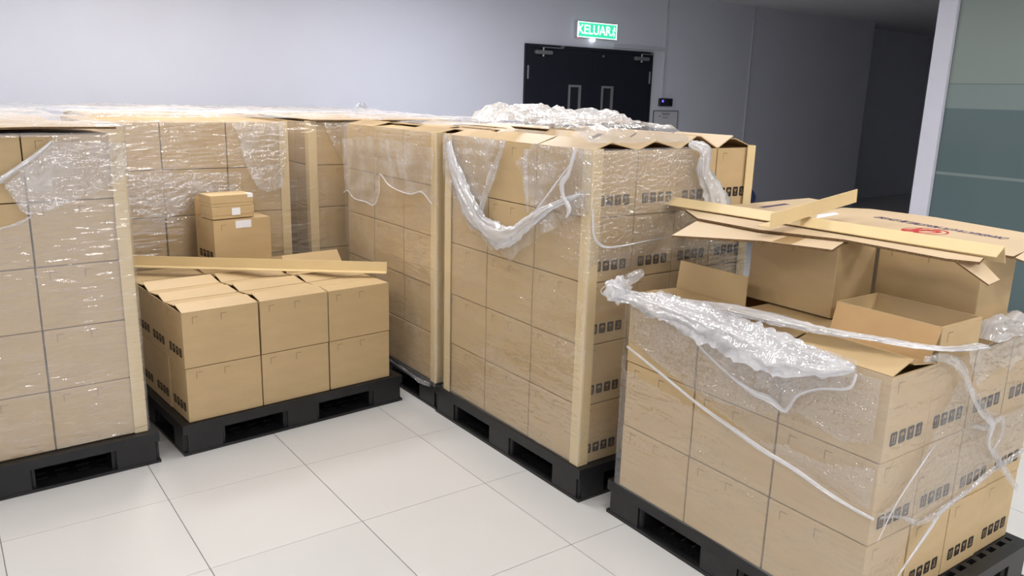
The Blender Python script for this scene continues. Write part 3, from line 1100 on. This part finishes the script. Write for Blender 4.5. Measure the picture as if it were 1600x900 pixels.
# ------------------------------------------------------------------ stretch film
def grid_obj(name, pts, nu, nv, uvs, keep, material, parent=None, smooth=True):
    """grid of points -> one film surface; keep(i, j) says which cells exist"""
    used = {}
    vs, fs, fu = [], [], []

    def vi(i, j):
        k = (i, j)
        if k not in used:
            used[k] = len(vs)
            vs.append(pts(i, j))
        return used[k]
    for i in range(nu - 1):
        for j in range(nv - 1):
            if keep(i, j):
                fs.append((vi(i, j), vi(i + 1, j), vi(i + 1, j + 1), vi(i, j + 1)))
                fu.append((uvs(i, j), uvs(i + 1, j), uvs(i + 1, j + 1), uvs(i, j + 1)))
    me = bpy.data.meshes.new(name)
    me.from_pydata(vs, [], fs)
    uvl = me.uv_layers.new(name='UVMap')
    k = 0
    for f in fu:
        for c in f:
            uvl.data[k].uv = c
            k += 1
    for p in me.polygons:
        p.use_smooth = smooth
    return obj(name, me, material, parent)


def inside(x, y, poly):
    r = False
    n_ = len(poly)
    j = n_ - 1
    for i in range(n_):
        xi, yi = poly[i]
        xj, yj = poly[j]
        if (yi > y) != (yj > y) and x < (xj - xi) * (y - yi) / (yj - yi + 1e-12) + xi:
            r = not r
        j = i
    return r


def wrap(name, path, z0, z1, du, dz, keep, material, parent=None, amp=0.004, seed=0.0, off=0.0, sag=0.0):
    """film following a vertical wall path [(x,y),...]; outward side is to the left of travel"""
    segs = []
    L = 0
    for a, b_ in zip(path[:-1], path[1:]):
        a, b_ = Vector(a), Vector(b_)
        segs.append((L, a, b_, (b_ - a).length))
        L += (b_ - a).length
    nu = int(L / du) + 1
    nv = int((z1 - z0) / dz) + 1
    cu = [L * i / (nu - 1) for i in range(nu)]
    cz = [z0 + (z1 - z0) * j / (nv - 1) for j in range(nv)]

    def base(u):
        for (l0, a, b_, ln) in segs:
            if u <= l0 + ln + 1e-9:
                d = (b_ - a) / ln
                return a + d * (u - l0), Vector((d.y, -d.x)), min(u - l0, l0 + ln - u)
        return None

    B = [base(u) for u in cu]

    def pts(i, j):
        p, n_, e = B[i]
        u, z = cu[i], cz[j]
        f = min(1.0, e / 0.06)
        d = amp * (0.5 + 0.5 * nz(u * 3.1 + seed, z * 26.0, seed)) + amp * 0.6 * (0.5 + 0.5 * nz(u * 14 + seed, z * 9, 3.3))
        d = off + d * (0.25 + 0.75 * f)
        return (p.x + n_.x * d, p.y + n_.y * d, z + 0.004 * nz(u * 5, z * 5, seed))
    return grid_obj(name, pts, nu, nv, lambda i, j: (cu[i], cz[j]),
                    lambda i, j: keep((cu[i] + cu[i + 1]) / 2, (cz[j] + cz[j + 1]) / 2), material, parent)


def catmull(P, n_):
    P = [Vector(p) for p in P]
    Q = [P[0] * 2 - P[1]] + P + [P[-1] * 2 - P[-2]]
    out = []
    for i in range(1, len(Q) - 2):
        for k in range(n_):
            t = k / n_
            a, b_, c, d = Q[i - 1], Q[i], Q[i + 1], Q[i + 2]
            out.append(0.5 * ((2 * b_) + (c - a) * t + (2 * a - 5 * b_ + 4 * c - d) * t * t + (3 * b_ - a - 3 * c + d) * t ** 3))
    out.append(P[-1])
    return out


def rope(name, P, widths, parent, material='film_rope', n_along=10, n_round=18, flat=0.4, nrm=(-1, 0, 0), seed=0.0, rough=0.35):
    """gathered film: pleated, lumpy flattened strand along P"""
    C_ = catmull(P, n_along)
    n_ = len(C_)
    Wd = []
    for i in range(n_):
        t = i / (n_ - 1) * (len(widths) - 1)
        a = min(int(t), len(widths) - 2)
        Wd.append(widths[a] + (widths[a + 1] - widths[a]) * (t - a))
    nrm = Vector(nrm).normalized()
    L = [0]
    for i in range(1, n_):
        L.append(L[-1] + (C_[i] - C_[i - 1]).length)

    def pts(i, j):
        t = (C_[min(i + 1, n_ - 1)] - C_[max(i - 1, 0)]).normalized()
        s = t.cross(nrm).normalized()
        q = s.cross(t)
        a = 2 * PI * (j % n_round) / n_round
        pl = 0.62 + rough * nz(math.cos(a) * 2.3 + seed, math.sin(a) * 2.3, L[i] * 3.0 + seed) + 0.45 * rough * nz(j % n_round * 1.7 + seed, L[i] * 9, seed) \
            + 0.55 * rough * nz(L[i] * 7 + seed, seed * 2.0, 1.0) + 0.45 * rough * nz(j % n_round * 1.3 + seed, L[i] * 38, 2 + seed)
        pl = max(0.12, pl)
        r_ = Wd[i] * pl
        e = max(0.0, flat * (r_ * math.sin(a) + Wd[i] * 0.75))
        return tuple(C_[i] + s * (r_ * math.cos(a)) + q * e)
    return grid_obj(name, pts, n_, n_round + 1, lambda i, j: (L[i], j / n_round * 0.15), lambda i, j: True, material, parent)


def top_sheet(name, x0, x1, y0, y1, z, parent, material='film_top', amp=0.012, step=0.03, seed=0.0, keep=lambda x, y: True, zf=lambda x, y: 0, droop=0.0):
    nu = int((x1 - x0) / step) + 1
    nv = int((y1 - y0) / step) + 1

    def xy(i, j):
        return x0 + (x1 - x0) * i / (nu - 1), y0 + (y1 - y0) * j / (nv - 1)

    def pts(i, j):
        x, y = xy(i, j)
        h = amp * (0.5 + 0.9 * abs(nz(x * 3 + seed, y * 3, seed)) + 0.6 * abs(nz(x * 13, y * 13, seed)) + 0.25 * abs(nz(x * 31, y * 31, seed)))
        e = min(x - x0, x1 - x, y - y0, y1 - y)
        return (x, y, z + h * min(1, 0.3 + e / 0.06) + zf(x, y))
    return grid_obj(name, pts, nu, nv, lambda i, j: xy(i, j), lambda i, j: keep(*[(a + b_) / 2 for a, b_ in zip(xy(i, j), xy(i + 1, j + 1))]), material, parent)


def interp(P, x):
    P = sorted(P)
    if x <= P[0][0]:
        return P[0][1]
    for a, b_ in zip(P[:-1], P[1:]):
        if x <= b_[0]:
            return a[1] + (b_[1] - a[1]) * (x - a[0]) / (b_[0] - a[0] + 1e-9)
    return P[-1][1]


ZTOP = 0.152 + 5 * PH
OFF = 0.012

# ---- centre stack
cy0, cy1 = -0.928 + 3 * 0.363 + OFF, -0.928 - OFF
cx0, cx1 = 2.055 - OFF, 2.055 + 4 * 0.245 + OFF
LC = cy0 - cy1
loop = [(0.16, 1.47), (0.098, 1.459), (0.043, 1.339), (-0.064, 1.217), (-0.178, 1.125), (-0.312, 1.078), (-0.438, 1.086), (-0.554, 1.149), (-0.662, 1.22), (-0.786, 1.276), (-0.895, 1.32), (-0.95, 1.33)]
sh1 = [(0.17, 1.495), (-0.371, 1.495), (-0.316, 1.377), (-0.248, 1.254), (-0.215, 1.16), (-0.259, 1.1), (-0.1, 1.05), (0.17, 1.3)]
sh2 = [(-0.567, 1.495), (-0.524, 1.45), (-0.447, 1.408), (-0.475, 1.38), (-0.511, 1.353), (-0.505, 1.32), (-0.533, 1.286), (-0.564, 1.22), (-0.554, 1.14), (-0.96, 1.25), (-0.96, 1.495)]
redge = [(1.10, 2.86), (1.119, 2.848), (1.209, 2.813), (1.3, 2.715), (1.442, 2.644), (1.5, 2.604)]


def keep_c(u, z):
    if u <= LC:
        y = cy0 - u
        if z < interp(loop, y) or inside(y, z, sh1) or inside(y, z, sh2):
            return True
        return False
    x = cx0 + (u - LC)
    return z < 1.10 or x < interp(redge, z) + 0.01 * nz(z * 30, 0)


fc = wrap('stretch_film', [(cx0, cy0), (cx0, cy1), (cx1, cy1)], 0.16, ZTOP + 0.006, 0.012, 0.008, keep_c, 'film', None, 0.005, 1.3)
tag(fc, 'torn clear stretch film hanging in a loop on the centre stack', 'stretch film', 'stretch film on the pallets')
Xp = cx0 - 0.016
rope('gathered_edge', [(Xp, y, z) for y, z in loop[1:-1]], [0.03, 0.05, 0.075, 0.085, 0.075, 0.055, 0.038, 0.028, 0.018, 0.005], fc, seed=2.1, flat=0.25, n_round=30, rough=0.5)
wrap('loose_sheet', [(cx0, cy0), (cx0, cy1)], 1.0, ZTOP + 0.004, 0.009, 0.008, lambda u, z: inside(cy0 - u, z, sh1), 'film_sheet', fc, 0.016, 61.0, 0.004)
wrap('loose_sheet', [(cx0, cy0), (cx0, cy1)], 1.1, ZTOP + 0.004, 0.009, 0.008, lambda u, z: inside(cy0 - u, z, sh2), 'film_sheet', fc, 0.014, 62.0, 0.004)
wrap('loose_sheet', [(cx0, cy0), (cx0, cy1)], 0.9, ZTOP, 0.009, 0.008, lambda u, z: interp(loop, cy0 - u) - 0.10 + 0.05 * nz(u * 9, 3) < z < interp(loop, cy0 - u) + 0.01, 'film_sheet', fc, 0.014, 63.0, 0.006)
wrap('crinkled_layer', [(cx0, cy1), (cx1, cy1)], 0.98, ZTOP + 0.004, 0.010, 0.008, lambda u, z: cx0 + u < interp(redge, z) - 0.02 and z > 1.02 + 0.06 * nz(u * 7, 1), 'film_crisp', fc, 0.010, 64.0, 0.006)
rope('thin_strand', [(x, cy1 - 0.012, z) for x, z in ((2.045, 1.26), (2.055, 1.165), (2.09, 1.12), (2.16, 1.103), (2.36, 1.112), (2.47, 1.115))], [0.005, 0.007, 0.009, 0.008, 0.004, 0.002], fc, 'film_rope', nrm=(0, -1, 0), seed=71.0)
rope('gathered_strand', [(Xp, y, z) for y, z in ((-0.371, 1.489), (-0.301, 1.361), (-0.228, 1.236), (-0.188, 1.141))], [0.016, 0.03, 0.03, 0.022], fc, 'film_sheet', seed=5.0, flat=0.3)
rope('hanging_strip', [(Xp - 0.006, y, z) for y, z in ((-0.863, 1.49), (-0.827, 1.391), (-0.793, 1.349), (-0.801, 1.296), (-0.84, 1.254), (-0.822, 1.215))], [0.012, 0.016, 0.022, 0.014, 0.018, 0.006], fc, 'film_rope', seed=7.7)
rope('hanging_strip', [(Xp - 0.003, y, z) for y, z in ((-0.545, 1.47), (-0.54, 1.40), (-0.55, 1.31), (-0.56, 1.20))], [0.02, 0.03, 0.022, 0.008], fc, 'film_sheet', seed=17.7)
rope('hanging_strip', [(Xp - 0.003, y, z) for y, z in ((-0.56, 1.16), (-0.70, 1.30), (-0.86, 1.46))], [0.006, 0.007, 0.006], fc, 'film_rope', seed=27.7)
rope('hanging_tail', [(x, cy1 - 0.018, z) for x, z in ((2.56, 1.515), (2.653, 1.482), (2.665, 1.391), (2.726, 1.305), (2.775, 1.20))], [0.03, 0.05, 0.06, 0.075, 0.08], fc, 'film_rope', seed=9.2, n_round=30, nrm=(0, -1, 0), flat=0.3, rough=0.5)


def ridge_z(x, y):
    return 0.030


top_sheet('top_layer', cx0, 2.64, -0.91, -0.10, ZTOP + 0.018, fc, 'film_top', 0.03, 0.022, 4.4, keep=lambda x, y: nz(x * 4, y * 4, 8) > -0.35 and (y < -0.25 or x > 2.2) and not (x < 2.26 and -0.56 < y < -0.2), zf=lambda x, y: 0.05 * min(1, (y + 0.91) / 0.10))
top_sheet('top_bunch', 2.16, 3.0, -0.2, 0.14, ZTOP + 0.05, fc, 'film_rope', 0.075, 0.024, 11.4, zf=lambda x, y: 0.05 * max(0, nz(x * 5, y * 5, 2)))
rope('bunch_lobe', [(2.62, 0.06, ZTOP + 0.03), (2.70, 0.0, ZTOP + 0.07), (2.80, -0.05, ZTOP + 0.075), (2.86, -0.06, ZTOP + 0.03)], [0.02, 0.05, 0.06, 0.02], fc, 'film_rope', flat=0.8, nrm=(0, 0, 1), seed=3.9)

# ---- right foreground stack (built in its own rotated frame)
cD, sD = math.cos(YD), math.sin(YD)
DO = Vector((2.068, -2.215))


def dpt(u, v):      # u along x side, v along y side
    return (DO.x + cD * u - sD * v, DO.y + sD * u + cD * v)


LDv = 3 * 0.357
LDu = 4 * 0.243
ftop = ZT + 0.004
p_back, p_near, p_right = dpt(-OFF, LDv + OFF), dpt(-OFF, -OFF), dpt(LDu + OFF, -OFF)
LD = LDv + 2 * OFF
diag = [(-1.20, 0.769), (-1.414, 0.705), (-1.571, 0.658), (-1.714, 0.626), (-1.848, 0.596), (-1.97, 0.579), (-2.086, 0.553), (-2.173, 0.539), (-2.24, 0.535)]
diag_r = [(2.033, 0.54), (2.157, 0.505), (2.305, 0.453), (2.541, 0.476), (2.706, 0.511), (2.844, 0.522), (3.1, 0.56)]


def keep_d(u, z):
    if u <= LD:
        y = p_back[1] - u
        if y > -1.16:
            return True
        d = interp(diag, y)
        if d - 0.11 * max(0, min(1, (y + 1.75) / 0.5)) < z < d:
            return False
        return True
    x = p_near[0] + (u - LD)
    d = interp(diag_r, x)
    return z > d or x < 2.3 - (0.45 - z) * 0.45


fd = wrap('stretch_film', [p_back, p_near, p_right], 0.16, ftop, 0.012, 0.008, keep_d, 'film', None, 0.005, 6.1)
tag(fd, 'torn stretch film sagging over the right foreground stack, thick white band along top', 'stretch film', 'stretch film on the pallets')
XD = 2.068 - OFF - 0.018
YDn = -2.215 - OFF - 0.02
# the thick white band along the upper edge
band = [(XD + 0.005, -1.13, 0.965), (XD + 0.01, -1.25, 0.965), (XD + 0.005, -1.40, 0.965), (XD, -1.56, 0.955), (XD - 0.002, -1.72, 0.945), (XD - 0.002, -1.88, 0.935), (XD - 0.002, -2.02, 0.94), (XD, -2.12, 0.955)]
rope('white_band', band, [0.035, 0.05, 0.065, 0.075, 0.08, 0.08, 0.05, 0.012], fd, 'film_rope', 16, 34, 0.25, (-1, 0, 0.5), 4.2, 0.5)
over = [(XD + 0.02, -1.35, 0.985), (XD + 0.06, -1.55, 0.992), (XD + 0.09, -1.75, 0.99), (XD + 0.10, -1.95, 1.0), (XD + 0.13, -2.08, 1.01), (XD + 0.17, -2.19, 1.012), (XD + 0.28, -2.25, 1.0), (XD + 0.45, -2.262, 0.985)]
rope('white_band', over, [0.03, 0.055, 0.065, 0.055, 0.045, 0.035, 0.03, 0.03], fd, 'film_rope', 16, 30, 0.25, (0, 0, 1), 14.2, 0.5)
# knot with a loop at the far end
bm = bmesh.new()
bmesh.ops.create_icosphere(bm, subdivisions=4, radius=0.045)
for v in bm.verts:
    c = v.co.copy()
    v.co *= 1 + 0.55 * nz(c.x * 45, c.y * 45, c.z * 45) + 0.2 * nz(c.x * 120, c.y * 120, c.z * 120)
bm.loops.layers.uv.new('UVMap')
obj('knot', tomesh(bm, 'knot', True), 'film_rope', fd, (XD + 0.01, -1.115, 0.975))
rope('knot_tail', [(XD + 0.02, -1.13, 0.99), (XD + 0.02, -1.19, 1.03), (XD + 0.03, -1.23, 1.065)], [0.03, 0.035, 0.02], fd, 'film_sheet', seed=3.3, flat=0.7)
rope('loop_strand', [(XD - 0.01, -1.10, 1.0), (XD - 0.01, -1.05, 0.965), (XD - 0.01, -1.055, 0.945), (XD - 0.01, -1.10, 0.95)], [0.003, 0.003, 0.003, 0.003], fd, 'film_rope', 12, 8, 1.0, seed=1.0, rough=0.1)
# draped loose sheet below the band
drape = [(-1.40, 0.94), (-1.499, 0.905), (-1.578, 0.854), (-1.694, 0.803), (-1.788, 0.777), (-1.855, 0.773), (-1.905, 0.755), (-1.923, 0.766), (-1.953, 0.821), (-2.022, 0.864), (-2.111, 0.895), (-2.13, 0.944), (-2.13, 0.99), (-1.40, 0.99)]


def drape_keep(u, z):
    return inside(p_back[1] - u, z, drape)


wrap('loose_sheet', [p_back, p_near], 0.74, 0.985, 0.009, 0.007, drape_keep, 'film_sheet', fd, 0.012, 8.8, 0.012)
rope('sheet_hem', [(XD - 0.004, y, z) for y, z in drape[1:12]], [0.006, 0.006, 0.008, 0.016, 0.018, 0.01, 0.008, 0.008, 0.007, 0.007, 0.006], fd, 'film_rope', seed=12.0, flat=0.5)
rope('diagonal_strand', [(XD - 0.002, y, z) for y, z in diag], [0.007, 0.010, 0.011, 0.012, 0.012, 0.011, 0.009, 0.007], fd, 'film_rope', seed=6.6, flat=0.4, rough=0.2)
rope('diagonal_strand', [(x, YDn - 0.02 * (x - 2.07), z) for x, z in ((2.05, 0.538), (2.157, 0.512), (2.305, 0.453), (2.541, 0.476), (2.706, 0.511), (2.844, 0.522), (2.984, 0.547), (3.06, 0.57))], [0.006, 0.008, 0.016, 0.018, 0.018, 0.016, 0.014, 0.01], fd, 'film_sheet', nrm=(0, -1, 0), seed=16.6, flat=0.4)
rope('diagonal_strand', [(x, YDn - 0.02 * (x - 2.07), z) for x, z in ((2.12, 0.20), (2.216, 0.301), (2.357, 0.408), (2.442, 0.46), (2.665, 0.499))], [0.004, 0.008, 0.012, 0.01, 0.004], fd, 'film_rope', nrm=(0, -1, 0), seed=26.6, flat=0.4)
rope('diagonal_strand', [(x, YDn, z) for x, z in ((2.06, 0.459), (2.13, 0.554), (2.248, 0.65), (2.32, 0.70))], [0.003, 0.005, 0.005, 0.003], fd, 'film_rope', nrm=(0, -1, 0), seed=36.6, flat=0.4)
rope('torn_strand', [(x, YDn - 0.02 * (x - 2.07), z) for x, z in ((2.16, 1.0), (2.28, 0.985), (2.393, 0.928), (2.456, 0.858), (2.555, 0.761), (2.645, 0.70), (2.655, 0.626), (2.74, 0.551), (2.95, 0.38))], [0.012, 0.018, 0.022, 0.018, 0.016, 0.024, 0.02, 0.022, 0.016], fd, 'film_sheet', nrm=(0, -1, 0), seed=46.6, flat=0.4)
rope('torn_strand', [(x, YDn - 0.02 * (x - 2.07), z) for x, z in ((2.52, 0.72), (2.62, 0.69), (2.72, 0.70), (2.745, 0.64), (2.70, 0.58))], [0.01, 0.014, 0.014, 0.012, 0.006], fd, 'film_sheet', nrm=(0, -1, 0), seed=56.6, flat=0.4)
top_sheet('crumpled_bunch', 2.57, 3.06, -2.275, -2.155, ZT + 0.010, fd, 'film_rope', 0.06, 0.012, 21.4)
crk = [(2.06, 0.54), (2.157, 0.505), (2.30, 0.455), (2.54, 0.478), (2.71, 0.513), (3.04, 0.56), (3.04, 0.72), (2.75, 0.70), (2.62, 0.75), (2.47, 0.88), (2.40, 0.90), (2.26, 0.68), (2.15, 0.57)]
wrap('crinkled_layer', [p_near, p_right], 0.44, 0.92, 0.010, 0.008, lambda u, z: inside(p_near[0] + u, z, crk), 'film_crisp', fd, 0.014, 28.8, 0.008)
crk2 = [(-1.80, 0.612), (-1.97, 0.582), (-2.086, 0.556), (-2.22, 0.545), (-2.22, 0.68), (-2.05, 0.635), (-1.92, 0.64)]
wrap('crinkled_layer', [p_back, p_near], 0.53, 0.70, 0.010, 0.008, lambda u, z: inside(p_back[1] - u, z, crk2), 'film_crisp', fd, 0.012, 38.8, 0.006)
crk3 = [(-1.17, 0.95), (-1.17, 0.79), (-1.41, 0.72), (-1.60, 0.68), (-1.80, 0.70), (-1.95, 0.76), (-2.10, 0.72), (-2.20, 0.76), (-2.20, 0.94)]
wrap('crinkled_layer', [p_back, p_near], 0.66, 0.96, 0.010, 0.008, lambda u, z: inside(p_back[1] - u, z, crk3), 'film_crisp', fd, 0.010, 48.8, 0.004)
hang = [(2.40, 0.99), (2.47, 0.90), (2.50, 0.855), (2.56, 0.88), (2.62, 0.905), (2.70, 0.87), (2.78, 0.90), (2.86, 0.93), (3.05, 0.95), (3.05, 1.0)]
wrap('hanging_bunch', [p_near, p_right], 0.84, 0.985, 0.010, 0.008, lambda u, z: inside(p_near[0] + u, z, hang), 'film_sheet', fd, 0.014, 18.8, 0.016)

# ---- left edge stack
cA, sA = math.cos(math.radians(2.2)), math.sin(math.radians(2.2))
ax0, ay0 = 0.612 - 3 * 0.361, 0.385
apt = lambda u, v: (ax0 + cA * u - sA * v, ay0 + sA * u + cA * v)
LA = 3 * 0.361
tear = [(-1.2, 1.28), (-0.449, 1.318), (-0.38, 1.365), (-0.30, 1.42), (-0.255, 1.48), (-1.2, 1.5)]
tear2 = [(-1.2, 1.32), (-0.449, 1.318), (-0.434, 1.297), (-0.409, 1.246), (-0.386, 1.194), (-0.36, 1.171), (-0.424, 1.14), (-0.468, 1.131), (-1.2, 1.10)]


def keep_a(u, z):
    s = u - LA - OFF
    return not (inside(s, z, tear) or inside(s, z, tear2))


fa = wrap('stretch_film', [apt(-OFF, -OFF), apt(LA + OFF + 0.006, -OFF), apt(LA + OFF + 0.006, 0.98)], 0.16, ZTOP + 0.004, 0.012, 0.008, keep_a, 'film_streak', None, 0.005, 2.7)
tag(fa, 'clear stretch film round the left edge stack, torn open at upper left', 'stretch film', 'stretch film on the pallets')
ar = lambda s, z: (*apt(LA + s, -OFF - 0.014), z)
rope('gathered_edge', [ar(-0.50, 1.29), ar(-0.449, 1.318), ar(-0.38, 1.365), ar(-0.309, 1.417), ar(-0.255, 1.465)], [0.016, 0.018, 0.014, 0.012, 0.008], fa, 'film_rope', nrm=(0, -1, 0), seed=1.9)
rope('torn_hem', [ar(s, z) for s, z in tear2[2:8]] + [ar(-0.55, 1.10)], [0.004, 0.005, 0.006, 0.008, 0.006, 0.006], fa, 'film_sheet', nrm=(0, -1, 0), seed=11.9)
a_patch = [(-0.43, 1.30), (-0.36, 1.37), (-0.25, 1.46), (0.02, 1.46), (0.02, 1.33), (-0.12, 1.25), (-0.30, 1.19), (-0.37, 1.18)]
wrap('loose_sheet', [apt(-OFF, -OFF), apt(LA + OFF, -OFF)], 1.1, ZTOP, 0.009, 0.008, lambda u, z: inside(u - LA - OFF, z, a_patch), 'film_sheet', fa, 0.012, 12.8, 0.012)
top_sheet('top_layer', -0.56, 0.625, 0.372, 1.38, ZTOP + 0.026, fa, 'film_top', 0.018, 0.035, 6.4)

# ---- stack behind the centre one
gy0, gy1 = 0.262 + 3 * 0.363 + OFF, 0.262 - OFF
gx = 2.055 - OFF
LG = gy0 - gy1
fg = wrap('stretch_film', [(gx, gy0), (gx, gy1), (2.055 + 0.99, gy1)], 0.13, ZTOP + 0.004, 0.014, 0.009, lambda u, z: True, 'film_streak', None, 0.005, 9.4)
tag(fg, 'clear stretch film round the stack just behind the centre stack', 'stretch film', 'stretch film on the pallets')
gp = [(1.36, 1.40), (1.34, 1.07), (1.279, 1.088), (1.189, 1.051), (1.04, 1.05), (0.922, 1.046), (0.855, 1.128), (0.844, 1.232), (0.728, 1.179), (0.507, 1.157), (0.369, 1.184), (0.26, 1.134), (0.26, 1.42), (0.9, 1.44)]
wrap('second_wrap', [(gx, gy0), (gx, gy1)], 1.04, 1.46, 0.010, 0.008, lambda u, z: inside(gy0 - u, z, gp), 'film_sheet', fg, 0.010, 19.8, 0.010)
rope('torn_hem', [(gx - 0.018, y, z) for y, z in gp[1:12]], [0.005] * 11, fg, 'film_rope', seed=31.0, flat=0.4)
rope('bottom_hem', [(gx - 0.012, 0.75, 0.145), (gx - 0.014, 0.55, 0.14), (gx - 0.014, 0.4, 0.13), (gx - 0.014, 0.28, 0.14)], [0.012, 0.014, 0.02, 0.018], fg, 'film_sheet', seed=33.0)
top_sheet('top_layer', 2.05, 3.05, 0.30, 1.36, ZTOP + 0.036, fg, 'film_top', 0.012, 0.03, 8.4, keep=lambda x, y: nz(x * 3, y * 3, 5) > -0.2)

# ---- rear stacks, wrapped together
ey = 1.555 - OFF
fe = wrap('stretch_film', [(0.655 - OFF, 2.53), (0.655 - OFF, ey), (2.0 + 0.99, ey)], 0.16, ZTOP + 0.006, 0.014, 0.009, lambda u, z: True, 'film_streak', None, 0.006, 7.4)
tag(fe, 'shiny clear stretch film over the rear stacks behind the low stack', 'stretch film', 'stretch film on the pallets')
ep = [(1.40, 1.49), (1.443, 1.438), (1.47, 1.30), (1.488, 1.231), (1.55, 1.10), (1.617, 1.072), (1.70, 1.10), (1.74, 1.25), (1.74, 1.49)]
wrap('loose_sheet', [(0.655, ey), (1.76, ey)], 1.05, ZTOP, 0.010, 0.008, lambda u, z: inside(0.655 + u, z, ep), 'film_sheet', fe, 0.010, 3.8, 0.010)
ep2 = [(1.98, 1.49), (2.02, 1.40), (2.10, 1.25), (2.14, 1.22), (2.3, 1.25), (2.3, 1.49)]
wrap('loose_sheet', [(1.89, ey), (2.6, ey)], 1.2, ZTOP, 0.010, 0.008, lambda u, z: inside(1.89 + u, z, ep2), 'film_sheet', fe, 0.012, 13.8, 0.010)
ep3 = [(0.6, 1.22), (1.0, 1.21), (1.45, 1.20), (1.45, 1.10), (1.2, 1.0), (0.95, 0.93), (0.8, 1.05), (0.7, 1.15)]
wrap('loose_sheet', [(0.655, ey), (1.76, ey)], 0.9, 1.25, 0.010, 0.008, lambda u, z: inside(0.655 + u, z, ep3), 'film_sheet', fe, 0.012, 23.8, 0.010)
top_sheet('top_layer', 0.64, 3.03, 1.545, 2.56, ZTOP + 0.018, fe, 'film_top', 0.022, 0.035, 2.2)
fh = top_sheet('stretch_film', -0.58, 3.03, 2.62, 3.66, ZTOP + 0.012, None, 'film_top', 0.030, 0.04, 5.2)
tag(fh, 'milky stretch film over the hindmost stacks along the white wall', 'stretch film', 'stretch film on the pallets')
rope('film_tuft', [(2.98, 3.2, ZTOP + 0.02), (3.02, 3.22, ZTOP + 0.07), (3.08, 3.25, ZTOP + 0.06), (3.12, 3.27, ZTOP + 0.02)], [0.02, 0.04, 0.04, 0.02], fh, 'film_sheet', nrm=(0, -1, 0), seed=2.0)
fi = top_sheet('stretch_film', -0.58, 0.54, 1.545, 2.56, ZTOP + 0.012, None, 'film_top', 0.03, 0.04, 15.2)
tag(fi, 'milky stretch film on the stack behind the left edge stack', 'stretch film', 'stretch film on the pallets')
